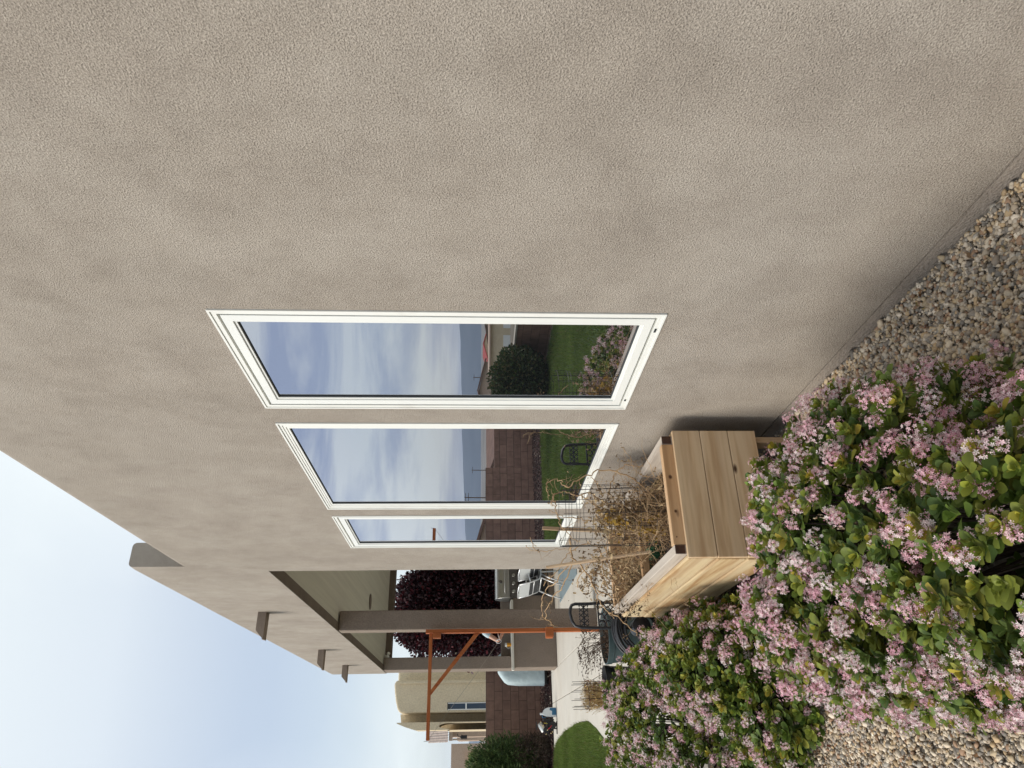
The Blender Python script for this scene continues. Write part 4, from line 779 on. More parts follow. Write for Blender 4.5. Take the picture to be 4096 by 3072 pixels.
bv = [(cx_,cy_,.86,.125,.10),(cx_,cy_,1.05,.12,.09),(cx_,cy_,1.25,.14,.10),(cx_,cy_,1.36,.07,.06),(cx_,cy_+.02,1.43,.052,.05),(cx_,cy_+.03,1.51,.066,.075),(cx_,cy_+.03,1.60,.062,.078),
      (cx_-.17,cy_,1.33,.052),(cx_-.265,cy_-.03,1.17,.046),(cx_-.335,cy_-.05,1.06,.036),(cx_-.19,cy_+.09,.985,.032),(cx_-.11,cy_+.20,.945,.024),(cx_-.09,cy_+.24,.94,.026,.014),
      (cx_+.17,cy_,1.33,.052),(cx_+.22,cy_+.02,1.15,.045),(cx_+.22,cy_+.05,1.04,.036),(cx_+.17,cy_+.18,.98,.032),(cx_+.12,cy_+.27,.95,.024),(cx_+.10,cy_+.31,.94,.026,.014),
      (cx_-.10,cy_,.78,.085),(cx_-.11,cy_-.01,.42,.056),(cx_-.11,cy_+.02,.22,.052),(cx_-.11,cy_+.02,-.03,.036),(cx_+.10,cy_,.78,.085),(cx_+.11,cy_-.01,.42,.056),(cx_+.11,cy_+.02,.22,.052),(cx_+.11,cy_+.02,-.03,.036)]
be = [(0,1),(1,2),(2,3),(3,4),(4,5),(5,6),(3,7),(7,8),(8,9),(9,10),(10,11),(11,12),(3,13),(13,14),(14,15),(15,16),(16,17),(17,18),(0,19),(19,20),(20,21),(21,22),(0,23),(23,24),(24,25),(25,26)]
skin('body', bv, be, 0, M['skin'], pe)
tv = [(cx_,cy_,.90,.135,.11),(cx_,cy_,1.06,.132,.102),(cx_,cy_,1.25,.152,.112),(cx_,cy_,1.355,.085,.072),(cx_-.17,cy_,1.325,.064),(cx_-.25,cy_-.03,1.20,.056),(cx_+.17,cy_,1.325,.064),(cx_+.215,cy_+.015,1.18,.056)]
skin('shirt', tv, [(0,1),(1,2),(2,3),(3,4),(4,5),(3,6),(6,7)], 0, M['shirt'], pe)
lv = [(cx_,cy_,.90,.132,.108),(cx_,cy_,.80,.13,.105)] + [(cx_+s*a,cy_+b,z,r) for s in (-1,1) for a,b,z,r in ((.10,0,.74,.093),(.11,-.01,.42,.070),(.11,.01,.02,.062))]
skin('trousers', lv, [(0,1),(1,2),(2,3),(3,4),(1,5),(5,6),(6,7)], 0, M['jeans'], pe)
mb = MB(); mb.blob((cx_,cy_+.015,1.60), .098, 8, (.86,1.0,1.0)); obj('hair', mb, M['hair'], pe, smooth=True)
for s in (-1,1):
    mb = MB(); mb.blob((cx_+s*.11,cy_+.06,-.06), .075, 6, (.6,1.7,.6)); obj('shoe', mb, M['shoe'], pe, smooth=True)
    wr = Vector((cx_-.10,cy_+.235,.94)) if s < 0 else Vector((cx_+.11,cy_+.305,.94))
    fv, fe = [tuple(wr)+(.018,)], []
    for k, (dx, L_) in enumerate(((-.028,.065),(-.010,.078),(.010,.073),(.028,.058))):
        n0 = len(fv); a = wr + Vector((dx,.035,0)); fv += [tuple(a)+(.010,), tuple(a+Vector((0,L_*.55,-.012)))+(.009,), tuple(a+Vector((0,L_*.95,-.034)))+(.0075,)]; fe += [(0,n0),(n0,n0+1),(n0+1,n0+2)]
    n0 = len(fv); a = wr + Vector((-s*.034,.005,-.005)); fv += [tuple(a)+(.010,), tuple(a+Vector((-s*.018,.035,-.01)))+(.009,)]; fe += [(0,n0),(n0,n0+1)]
    skin('hand', fv, fe, 0, M['skin'], pe, 1)
# ================================================================ patio furniture
def sling_chair():
    t = thing('patio_chair', '', 'chair', (0,0,0), 'patio chairs beside the grill')
    for s in (-1,1):
        mb = MB(); y = s*.27
        mb.tube([(-.24,y,.80),(-.20,y,.62),(-.13,y,.44),(-.05,y,.41),(.24,y,.43),(.27,y,.40),(.29,y,.0)], .0135, 8); mb.tube([(-.185,y,.60),(-.02,y*1.06,.64),(.16,y*1.06,.63),(.22,y*1.03,.58),(.245,y,.43)], .0125, 8); mb.tube([(-.10,y,.42),(-.20,y,.2),(-.26,y,0)], .0135, 8)
        obj('side_frame', mb, M['chrome'], t, smooth=True)
    mb = MB(); mb.tube([(-.10,-.27,.40),(-.10,.27,.40)], .011, 8); mb.tube([(.24,-.27,.40),(.24,.27,.40)], .011, 8); mb.tube([(-.24,-.27,.80),(-.245,0,.815),(-.24,.27,.80)], .0135, 8); mb.tube([(-.165,-.27,.53),(-.165,.27,.53)], .009, 8); obj('cross_bar', mb, M['chrome'], t, smooth=True)
    def strip(P, y0, y1, th):
        m_ = MB(); vs = []
        for x, z in P: vs += [(x,y0,z),(x,y1,z),(x+th*.6,y1,z-th),(x+th*.6,y0,z-th)]
        n = len(P); m_.add(vs, [(i*4+k,i*4+(k+1)%4,(i+1)*4+(k+1)%4,(i+1)*4+k) for i in range(n-1) for k in range(4)] + [(3,2,1,0),((n-1)*4,(n-1)*4+1,(n-1)*4+2,(n-1)*4+3)]); return m_
    obj('back_sling', strip([(-.243,.795),(-.222,.70),(-.198,.61)], -.26, .26, .006), M['sling'], t); obj('back_panel', strip([(-.196,.60),(-.165,.52),(-.135,.45)], -.26, .26, .006), M['slingd'], t)
    obj('seat_sling', strip([(-.13,.435),(-.04,.405),(.1,.41),(.24,.435)], -.26, .26, .006), M['slingd'], t)
    return t
def copy_thing(o, loc, rz, label):
    r = o.copy(); C.objects.link(r); r.location = loc; r.rotation_euler = (0,0,rz); r['label'] = label
    for ch in list(o.children):
        c = ch.copy(); C.objects.link(c); c.parent = r
        for g_ in list(ch.children): d = g_.copy(); C.objects.link(d); d.parent = c
    return r
ch0 = sling_chair()
ch0['label'] = 'light grey sling patio chair on the rug, nearest to the back pillar'; ch0.location = (2.76,13.15,-.09); ch0.rotation_euler = (0,0,math.radians(14))
copy_thing(ch0, (3.00,12.85,-.09), math.radians(12), 'light grey sling patio chair on the rug, mostly cut off by the house corner')
mb = MB(); n = 16; vs = []
for i in range(n+1):
    for j in range(n+1): x, y = 2.42+1.9*i/n, 11.2+2.45*j/n; vs.append((x + .01*mnoise.noise(Vector((0,y*3,0))), y, -.088+.003*mnoise.noise(Vector((x*3,y*3,0)))))
mb.add(vs, [(i*(n+1)+j,(i+1)*(n+1)+j,(i+1)*(n+1)+j+1,i*(n+1)+j+1) for i in range(n) for j in range(n)]); o_ = obj('outdoor_rug', mb, M['rug'], recalc=False); sol = o_.modifiers.new('thick','SOLIDIFY'); sol.thickness = .008; sol.offset = -1
setp(o_, 'blue grey outdoor rug under the patio chairs', 'rug')
# covered grill on wheels
cv = thing('covered_grill', 'wheeled barbecue under a pale blue cloth cover beside the end pillar', 'covered grill', (1.55,16.4,-.1))
me_v = []; n = 26
def covring(z, x0, x1, y0, y1, rr, wv):
    pts = []; 
    for k in range(48):
        a = 2*math.pi*k/48; cxx, cyy = (x0+x1)/2, (y0+y1)/2; hx, hy = (x1-x0)/2, (y1-y0)/2; e = .45
        x = cxx + hx*math.copysign(abs(math.cos(a))**e, math.cos(a)); y = cyy + hy*math.copysign(abs(math.sin(a))**e, math.sin(a)); w_ = 1 + wv*mnoise.noise(Vector((x*5,y*5,z*2)))
        pts.append((cxx+(x-cxx)*w_, cyy+(y-cyy)*w_, z))
    return pts
prof = [(.02,1.185,1.93,16.15,16.65,.06),(.25,1.19,1.93,16.15,16.65,.05),(.55,1.20,1.92,16.16,16.64,.05),(.78,1.215,1.90,16.17,16.63,.05),(.86,1.26,1.87,16.18,16.62,.05),(.95,1.38,1.84,16.2,16.6,.04),(1.0,1.46,1.80,16.24,16.56,.03),(1.01,1.6,1.7,16.38,16.42,0)]
mb = MB(); vs = []; [vs.extend(covring(z,a,b,c,d,0,w_)) for z,a,b,c,d,w_ in prof]
mb.add(vs, [(i*48+k,i*48+(k+1)%48,(i+1)*48+(k+1)%48,(i+1)*48+k) for i in range(len(prof)-1) for k in range(48)]); obj('cover', mb, M['cover'], cv, smooth=True)
for x in (1.25,1.85): mb = MB(); mb.lathe((x-.02,16.3,-.035), [(.02,-.02),(.06,-.018),(.065,0),(.06,.018),(.02,.02)], 20, 'X'); obj('wheel', mb, M['blackm'], cv, smooth='auto')
mb = MB(); mb.box(1.22,1.9,16.2,16.6,-.03,.03); mb.tube([(1.22,16.3,-.03),(1.9,16.3,-.03)], .01, 6); obj('cart', mb, M['blackm'], cv)
# ================================================================ orange ring-toss post
ps = thing('ring_toss_post', 'orange stained timber post with braced arm, hook and ring on a string', 'ring toss game', (1.335,9.5,-.1))
mb = MB(); mb.bar((1.345,9.5,-.095),(1.345,9.5,2.12), .045, .09, (0,1,0)); obj('post', mb, M['orange'], ps, bevel=.003)
mb = MB(); mb.box(.107,1.32,9.478,9.520,2.035,2.075); obj('arm', mb, M['orangex'], ps, bevel=.003)
mb = MB(); mb.prism([(1.318,1.44),(1.318,1.50),(.665,2.033),(.605,2.033)], 9.478, 9.518, 'Y'); obj('brace', mb, M['orange'], ps, bevel=.002)
mb = MB(); mb.box(1.262,1.322,9.45,9.54,1.93,2.03); obj('block', mb, M['orange'], ps, bevel=.003)
mb = MB(); mb.box(1.262,1.375,9.42,9.455,.50,.60); mb.box(1.25,1.322,9.455,9.545,.505,.595); obj('block', mb, M['orange'], ps, bevel=.003)
mb = MB(); mb.tube([(1.322,9.5,1.205),(1.285,9.5,1.20),(1.25,9.5,1.185),(1.235,9.5,1.195),(1.228,9.5,1.222)], .0045, 6); obj('hook', mb, M['chrome'], ps, smooth=True)
mb = MB(); mb.tube([(1.218+.024*math.cos(a), 9.5+.006*math.sin(a), 1.197+.032*math.sin(a)) for a in np.linspace(0,2*math.pi,20)[:-1]], .004, 6, closed=True); obj('ring', mb, M['chrome'], ps, smooth=True)
mb = MB(); mb.tube([(1.19,9.5,1.215),(.85,9.5,1.47),(.5,9.5,1.75),(.13,9.5,2.035)], .0022, 5); M['string'] = pm('pale_string', (.35,.31,.26), rough=.9); obj('string', mb, M['string'], ps)
mb = MB(); mb.tube([(.12,9.5,2.03),(.10,9.5,2.06),(.10,9.5,2.10)], .003, 5); obj('eye_screw', mb, M['panel'], ps)
# ================================================================ hose stand, pots, dried grass
hs = thing('hose_stand', 'black ornate cast iron hose stand behind the far end of the planter', 'hose stand', (.80,5.02,-.1))
mb = MB(); xa, xb, yy, zt = .725, .885, 5.02, .845
P = [(xb+.006,yy,.50),(xb+.002,yy,.60),(xb-.004,yy,.72),(xb-.004,yy,zt-.035),(xb-.012,yy,zt-.010),(xb-.035,yy,zt),(.82,yy,zt+.004),(xa+.045,yy,zt-.006),(xa+.012,yy,zt-.028),(xa,yy,zt-.07),(xa-.003,yy,.68),(xa-.006,yy,.50),(xa-.004,yy,.20),(xa-.02,yy-.05,-.1)]
mb.tube(P, .0105, 8); mb.tube([(xb+.006,yy,.50),(xb+.006,yy,.2),(xb+.03,yy-.05,-.1)], .0105, 8); mb.tube([((xa+xb)/2,yy+.02,.48),((xa+xb)/2,yy+.2,.1),((xa+xb)/2,yy+.3,-.1)], .010, 8); obj('frame', mb, M['iron'], hs, smooth=True)
mb = MB()
def scroll(cx, cz, r, a0, a1, rad=.0038, n=16, sh=.45): mb.tube([(cx+(r*(1-sh*i/n))*math.cos(a0+(a1-a0)*i/n), yy, cz+(r*(1-sh*i/n))*math.sin(a0+(a1-a0)*i/n)) for i in range(n+1)], rad, 5)
for k in range(4):
    x = .752+.035*k
    for s in (-1,1):
        for q in (-1,1): mb.tube([(x,yy,.755),(x+q*.009,yy,.755+s*.010),(x+q*.016,yy,.755+s*.022),(x+q*.010,yy,.755+s*.031),(x+q*.003,yy,.755+s*.026)], .0042, 5)
    mb.blob((x,yy,.755), .008, 5)
mb.tube([(xa,yy,.755),(xb,yy,.755)], .0045, 6)
obj('scrollwork', mb, M['iron'], hs, smooth=True)
mb = MB()
for i, (x, z) in enumerate([(.745+.045*a,.50+.045*b) for a in range(4) for b in range(4) if b > 0 or a > 1]): mb.tube([(x+.021*math.cos(q), yy, z+.021*math.sin(q)) for q in np.linspace(0,2*math.pi,15)[:-1]], .0042, 5, closed=True)
mb.tube([(xa-.005,yy,.655),(xb+.005,yy,.655)], .006, 6); mb.tube([(xa-.005,yy,.52),(xb+.005,yy,.52)], .006, 6); obj('ring_panel', mb, M['iron'], hs, smooth=True)
mb = MB(); mb.lathe((.72,4.99,.38), [(.03,-.07),(.06,-.06),(.06,.06),(.03,.07)], 20, 'Y'); obj('drum', mb, M['iron'], hs, smooth='auto')
hh = thing('garden_hose', 'black garden hose coiled on the ornate iron stand', 'hose', (.70,4.97,.38)); mb = MB(); pts = []
for i in range(0, 420): a = i*.22; k = i/420; r = .10+.075*(.5+.5*math.sin(i*.061))+.02*k; pts.append((.70+r*math.cos(a)*1.05, 4.97+.07*math.sin(i*.037)-.02, .385+r*math.sin(a)))
pts = pts + [(.56,4.98,.36),(.50,5.3,.30),(.44,5.6,.15),(.5,5.9,.0),(.55,6.2,-.08)]
mb.tube(pts, .0085, 7); obj('coil', mb, M['hose'], hh, smooth=True)
def pot(label, x, y, r, h, mat):
    t = thing('plant_pot', label, 'plant pot', (x,y,-.14 if y < 6 else -.1), 'dark plant pots beside the far shrub')
    z0 = -.1; mb = MB(); mb.lathe((x,y,z0), [(.001,0),(r*.78,0),(r*.97,h-.05),(r*1.0,h-.045),(r*1.02,h),(r*.97,h+.003),(r*.93,h-.03),(r*.9,h-.05),(.001,h-.05)], 40, close=False); obj('body', mb, M[mat], t, smooth='auto')
    mb = MB(); mb.lathe((x,y,z0), [(.001,h-.038),(r*.5,h-.03),(r*.915,h-.04)], 24, close=False); obj('soil', mb, M['soil'], t); return t
pot('wide teal grey plant pot with a dried arching plant, behind the hose stand', .845, 6.35, .225, .49, 'teal'); pot('small black plant pot half hidden by the farthest shrub', .50, 6.45, .12, .50, 'blackm')
dp = thing('dried_plant', 'brown dried arching plant with beaded seed stalks in the teal pot', 'dead plant', (.845,6.35,.36)); mb = MB(); BP = []
for i in range(70):
    a = random.gauss(math.pi*.95, .75); sp = random.uniform(.08,.34); hh_ = random.uniform(.06,.26); b = Vector((.845+random.gauss(0,.07), 6.35+random.gauss(0,.06), .36)); pts = []
    for k in range(11):
        s = k/10; pts.append(b + Vector((math.cos(a)*sp*s, math.sin(a)*sp*s*.6, hh_*math.sin(min(1.0,s*1.25)*math.pi*.62) + .02*s)))
        if s > .45 and i % 2 == 0: BP += [pts[-1] + Vector((random.gauss(0,.004),0,random.gauss(0,.004))) for _ in range(3)]
    mb.tube(pts, [.0016*(1-.6*k/10) for k in range(11)], 4)
obj('stalk', mb, M['twigdark'], dp); BPn = np.array([tuple(b) for b in BP]); v, f, c = scatter(OC, OCF, frames(RS.normal(size=BPn.shape))*.0085, BPn, np.array([[.10,.065,.045]])*RS.uniform(.6,1.3,(len(BPn),1))); bigmesh('seed', v, f, M['dry'], dp, col=c)
crumple([Vector((.80,6.3,.38)),Vector((.72,6.3,.38)),Vector((.9,6.3,.38))], 260, np.array([.05,.05,.02]), .03, [(.12,.08,.055),(.08,.055,.04)], 'leaf', dp, M['dry'], .33)
sg = thing('straw_bundle', 'straw coloured dried grass clump inside a small wire cage near the lawn edge', 'dried grass', (.45,7.3,-.1)); mb = MB()
for i in range(420):
    a = random.uniform(0,2*math.pi); r = random.uniform(0,.13)**1; b = Vector((.44+r*math.cos(a)*.6, 7.3+r*math.sin(a), -.1)); hgt = random.uniform(.36,.60)
    pts = [b, b+Vector((random.gauss(0,.02),random.gauss(0,.02),hgt*.6)), b+Vector((random.gauss(0,.04)+ .04*math.cos(a),random.gauss(0,.04),hgt))]; mb.tube(pts, [.003,.0025,.001], 3)
obj('stalk', mb, M['straw'], sg)
crumple([Vector((.44+.08*math.cos(a),7.3+.08*math.sin(a),z)) for a in np.linspace(0,6,8) for z in (.1,.2,.3,.4)], 900, np.array([.03,.03,.04]), .035, [(.42,.28,.16),(.50,.36,.16),(.30,.17,.11)], 'leaf', sg, M['dry'], .0)
mb = MB()
for k in range(10): a = 2*math.pi*k/10; mb.tube([(.44+.12*math.cos(a),7.3+.12*math.sin(a),-.1),(.44+.12*math.cos(a),7.3+.12*math.sin(a),.57)], .0022, 4)
for z in (.15,.3,.43): mb.tube([(.44+.12*math.cos(q),7.3+.12*math.sin(q),z) for q in np.linspace(0,6.283,20)[:-1]], .0022, 4, closed=True)
obj('wire_cage', mb, M['wire'], sg)
# ================================================================ jug and pump by the lawn
jg = thing('plastic_jug', 'white and blue plastic jug with handle on the patio by the pump', 'jug', (.62,15.2,-.1)); M['jugw'] = pm('white_plastic', (.72,.76,.78), (.66,.70,.74), scale=8, rough=.4); M['jugb'] = pm('blue_label', (.03,.16,.30), (.02,.12,.24), scale=10, rough=.45)
mb = MB(); prof = [(.54,-.098),(.705,-.098),(.71,-.05),(.71,.06),(.69,.12),(.655,.155),(.625,.165),(.61,.20),(.585,.20),(.58,.16),(.545,.10),(.54,.05)]
mb.prism(prof, 15.15, 15.27, 'Y'); obj('body', mb, M['jugw'], jg, bevel=.012, smooth='auto')
mb = MB(); mb.prism([(.575,-.090),(.70,-.090),(.70,.03),(.66,.04),(.645,-.01),(.575,-.005)], 15.1465, 15.1485, 'Y'); obj('label', mb, M['jugb'], jg)
mb = MB(); mb.lathe((.597,15.21,.20), [(.02,0),(.02,.022),(.001,.024)], 16); obj('cap', mb, M['jugw'], jg, smooth='auto'); mb = MB(); mb.tube([(.55,15.21,.11),(.525,15.21,.12),(.53,15.21,.17),(.575,15.21,.185)], .009, 8); obj('handle', mb, M['jugb'], jg, smooth=True)
pu = thing('air_compressor', 'small portable compressor with a silver tank and round black motor on the patio', 'compressor', (.36,15.2,-.1))
mb = MB(); A_, B_ = Vector((.42,15.2,.235)), Vector((.295,15.2,.155)); dd = (B_-A_).normalized(); mb.tube([A_-dd*.02, A_-dd*.008, A_+dd*.01, B_-dd*.01, B_], [.015,.045,.055,.055,.055], 20); obj('tank', mb, M['steel'], pu, smooth='auto')
mb = MB(); mb.lathe((.305,15.14,.12), [(.02,-.03),(.056,-.028),(.058,0),(.05,.03)], 24, 'Y'); mb.lathe((.40,15.13,-.01), [(.02,-.035),(.066,-.03),(.07,0),(.06,.03)], 24, 'Y'); mb.box(.30,.46,15.15,15.27,-.03,.10); obj('motor', mb, M['blackm'], pu, smooth='auto')
mb = MB(); mb.box(.475,.50,15.12,15.28,-.04,.17); mb.box(.31,.46,15.14,15.17,-.1,-.085); mb.tube([(.34,15.15,.04),(.335,15.13,-.1)], .012, 8); mb.tube([(.24,15.16,-.09),(.46,15.16,-.09)], .01, 8); mb.tube([(.43,15.22,.02),(.43,15.22,-.1)], .012, 8); obj('stand', mb, M['blackm'], pu)
mb = MB(); mb.tube([(.32,15.18,.295),(.46,15.18,.295)], .008, 8); mb.tube([(.385,15.18,.22),(.39,15.18,.30)], .008, 8); obj('carry_handle', mb, M['blackm'], pu)
M['redp'] = pm('red_hose', (.45,.02,.03), rough=.45); M['yel'] = pm('yellow_line', (.6,.5,.03), rough=.5); M['brass'] = pm('brass', (.7,.55,.28), rough=.35, metallic=.7)
mb = MB(); mb.tube([(.325,15.085,.085),(.35,15.08,.05),(.39,15.08,.015)], .008, 8); obj('red_hose', mb, M['redp'], pu, smooth=True); mb = MB(); mb.tube([(.435,15.13,.16),(.43,15.13,.12),(.425,15.13,.09)], .005, 6); obj('yellow_line', mb, M['yel'], pu, smooth=True)
mb = MB(); [mb.blob(p_, .010) for p_ in ((.455,15.15,.22),(.39,15.13,.17),(.245,15.15,.12),(.31,15.08,.10),(.45,15.14,.02),(.28,15.14,.0),(.255,15.12,.03))]; obj('fitting', mb, M['brass'], pu, smooth=True)
# ================================================================ neighbouring houses
M['roofred'] = pm('red_roof', (.45,.08,.07), rough=.8); M['roofbrown'] = pm('brown_roof', (.20,.12,.09), (.15,.09,.07), scale=1, rough=.9); M['tile'] = pm('clay_tile', (.40,.33,.29), (.30,.24,.21), scale=6, rough=.85); M['winglass'] = pm('far_window_glass', (.06,.09,.13), rough=.08, spec=1.0); M['dark'] = pm('dark_opening', (.03,.03,.03), rough=.9)
h2 = thing('neighbour_house', 'pale sand coloured adobe house rising over the block wall beyond the end pillar', 'house', (3,27,-1))
mb = MB(); P = [(1.12,-1),(1.12,3.94),(1.17,4.0),(1.25,4.05),(1.5,4.12),(1.8,4.17),(2.0,4.19),(2.10,4.15),(2.12,4.10),(2.12,-1)]
mb.prism(P, 26, 30, 'Y'); mb.box(2.121,2.5,26.8,30,-1,4.15); mb.box(2.501,7,27.5,32,-1,2.3); obj('wall', mb, M['stucco_nb'], h2, bevel=.05)
mb = MB(); mb.prism([(.80,-1),(.80,4.02),(1.14,4.06),(1.14,-1)], 27.3, 33, 'Y'); obj('wall', mb, M['stucco_nb'], h2)
arch = [(.612,2.33),(.63,2.45),(.66,2.58),(.70,2.66),(.74,2.64),(.785,2.50),(.80,2.32),(.80,-1)]
mb = MB(); mb.prism([(.835,-1),(.835,4.05),(.80,4.02),(.70,3.76),(.598,3.42)] + [(.598,2.33)] + arch, 25.9, 27.29, 'Y'); obj('wall', mb, M['stucco_nb'], h2)
mb = MB(); mb.box(.598,.60,26.2,29,-1,2.4); mb.box(.60,.80,27.6,27.7,-1,2.8); obj('wall', mb, M['stucco_nb'], h2)
mb = MB(); mb.box(2.02,2.07,25.93,25.99,-1,4.0); mb.box(2.0,2.05,25.95,25.99,3.99,4.03); obj('downpipe', mb, M['stucco_nb'], h2)
mb = MB(); mb.ring(0,1,0,1,.1,0,1); mb = MB(); mb.box(1.19,1.42,25.985,25.995,.9,2.40); fr_ = obj('window', mb, M['gasket'], h2)
mb = MB(); mb.box(1.20,1.385,25.975,25.984,1.80,2.30); mb.box(1.20,1.385,25.975,25.984,.95,1.76); obj('pane', mb, M['winglass'], fr_)
mb = MB(); mb.box(1.19,1.215,25.95,25.974,.9,2.38); mb.box(1.385,1.41,25.95,25.974,.9,2.38); mb.box(1.216,1.384,25.95,25.974,1.755,1.80); mb.box(1.12,1.42,25.9,25.949,2.36,2.39) if False else None; obj('frame', mb, M['white'], fr_)
h3 = thing('neighbour_house', 'house with a pale pink scalloped clay tile roof beyond the sand coloured house', 'house', (.8,40,-1))
nx_, ny_ = 60, 13; vs = []; 
for j in range(ny_*2):
    row = j//2; y = 39.6 + row*.20 + (.2 if j % 2 else 0); z = 2.78 + row*.085 + (.0 if j % 2 == 0 else .10)
    for i in range(nx_+1): x = .36 + 2.2*i/nx_; vs.append((x, y - (0 if j % 2 else .05*abs(math.sin(x*math.pi/.115))), z + .035*abs(math.sin(x*math.pi/.115))))
mb = MB(); mb.add(vs, [(j*(nx_+1)+i,j*(nx_+1)+i+1,(j+1)*(nx_+1)+i+1,(j+1)*(nx_+1)+i) for j in range(ny_*2-1) for i in range(nx_)]); obj('roof', mb, M['tile'], h3)
mb = MB(); mb.box(.42,2.6,39.72,39.8,2.58,2.76); obj('fascia', mb, M['stucco_pink'], h3)
mb = MB(); mb.box(.60,2.6,40.2,43,-1,2.74); mb.box(.44,.52,39.8,40.0,-1,2.57); obj('wall', mb, M['stucco_pink'], h3)
lt = thing('wall_lantern', 'dark iron lantern hanging under the tile roofed porch next door', 'lantern', (.58,39.6,2.0)); mb = MB(); mb.box(.50,.66,39.55,39.65,1.86,2.1); mb.tube([(.58,39.6,2.1),(.6,39.6,2.3),(.72,39.7,2.35)], .02, 6); mb.prism([(.46,2.1),(.70,2.1),(.58,2.22)], 39.5, 39.7, 'Y'); obj('lamp_body', mb, M['blackm'], lt)
h4 = thing('neighbour_house', 'low flat roofed rose tan house at the far left behind the green bush', 'house', (-.6,46,-1))
mb = MB(); mb.box(-6,.33,46,46.3,2.05,2.82); mb.box(-.05,.33,46,46.3,-1,2.05); mb.box(-6,-1.6,46,46.3,-1,2.05); mb.box(-6,.33,49,49.3,-1,2.6); obj('wall', mb, M['stucco_pink'], h4)
mb = MB(); mb.box(.50,1.6,46,52,-1,2.5); obj('wing', mb, M['stucco_pink'], h4)
t = thing('round_topiary', 'bright green round topiary tree under the far porch opening', 'tree', (-.35,44,-.5)); crown('crown', [(-.35,44,1.45,.30,.3,.34)], 1500, .08, [(.16,.24,.03),(.12,.19,.03)], t); limbs(t, (-.35,44,-.5), [(-.35,44,1.4),(-.3,44,1.3)], .03)
def farhouse(name, label, x, y, w_, d_, zb, zt, roofz, mat, roof, gable=True, rot=0):
    t = thing(name, label, 'house', (x,y,zb)); 
    def Rt(px, py): c_, s_ = math.cos(rot), math.sin(rot); return (x + px*c_ - py*s_, y + px*s_ + py*c_)
    mb = MB(); q = [Rt(-w_/2,-d_/2),Rt(w_/2,-d_/2),Rt(w_/2,d_/2),Rt(-w_/2,d_/2)]; n = len(q); mb.prism(q, zb, zt, 'Z')
    if gable:   # gable ends face local -Y and +Y
        a, b_, c_, e = Rt(-w_/2,-d_/2), Rt(w_/2,-d_/2), Rt(0,-d_/2), Rt(0,d_/2); mb.add([(*a,zt),(*b_,zt),(*c_,roofz),(*Rt(-w_/2,d_/2),zt),(*Rt(w_/2,d_/2),zt),(*e,roofz)], [(0,1,2),(5,4,3)])
    obj('wall', mb, M[mat], t)
    mb = MB(); ov = .5
    if gable:
        for s in (-1,1): mb.add([(*Rt(0,-d_/2-ov),roofz+.08),(*Rt(0,d_/2+ov),roofz+.08),(*Rt(s*(w_/2+ov),d_/2+ov),zt-.15),(*Rt(s*(w_/2+ov),-d_/2-ov),zt-.15),(*Rt(0,-d_/2-ov),roofz+.3),(*Rt(0,d_/2+ov),roofz+.3),(*Rt(s*(w_/2+ov),d_/2+ov),zt+.07),(*Rt(s*(w_/2+ov),-d_/2-ov),zt+.07)], [(0,1,2,3),(4,5,6,7),(0,3,7,4),(1,2,6,5),(2,3,7,6)])
    else: mb.prism([Rt(-w_/2-ov,-d_/2-ov),Rt(w_/2+ov,-d_/2-ov),Rt(w_/2+ov,d_/2+ov),Rt(-w_/2-ov,d_/2+ov)], zt+.002, roofz, 'Z')
    obj('roof', mb, M[roof], t)
    for k, dx in enumerate((-.2,.2) if gable else (-.3,0,.3)):
        mb = MB(); wz = (zb+zt)/2+.2; a, b_ = Rt(dx*w_-.6,-d_/2-.03), Rt(dx*w_+.6,-d_/2-.03); c2_, d2_ = Rt(dx*w_+.6,-d_/2-.1), Rt(dx*w_-.6,-d_/2-.1); mb.prism([a,b_,c2_,d2_], wz-.6, wz+.6, 'Z'); obj('window', mb, M['white'], t)
farhouse('gabled_house', 'rose tan gabled house beyond the low side wall, seen reflected in the nearest window', -47.5,100,8.5,12,-5,.05,1.0,'stucco_pink','roofbrown',rot=math.radians(26))
farhouse('flat_roofed_house', 'sand coloured flat roofed house below the red roof, seen reflected in the nearest window', -38,69,6.5,7,-4.4,-.05,.08,'stucco_nb','stucco_pink',False,math.radians(28))
farhouse('red_roofed_house', 'far house with a bright red roof, seen reflected in the nearest window', -97,173,8,10,-8,-1.7,-.7,'stucco_nb','roofred',rot=math.radians(10))
farhouse('long_roofed_house', 'long low brown roofed house above the red roofed one in the window reflection', -82,128,15,10,-6.5,-1.3,-.3,'stucco_pink','roofbrown',rot=math.radians(60))
farhouse('cream_house', 'small cream house behind the green field in the window reflection', -48,77,6,6,-4.6,-.75,-.4,'stucco_nb','roofbrown',rot=math.radians(40))
farhouse('brown_roofed_house', 'house with a dark brown roof peeping over the back wall in the window reflection', -21,57,7,7,-2.5,-.45,.30,'stucco_pink','roofbrown',rot=math.radians(70))
farhouse('grey_roofed_house', 'small pale house beyond the back wall, right of the utility pole in the window reflection', -11.5,62,6,7,-2.5,.75,1.6,'stucco_pink','roofbrown',rot=math.radians(8))
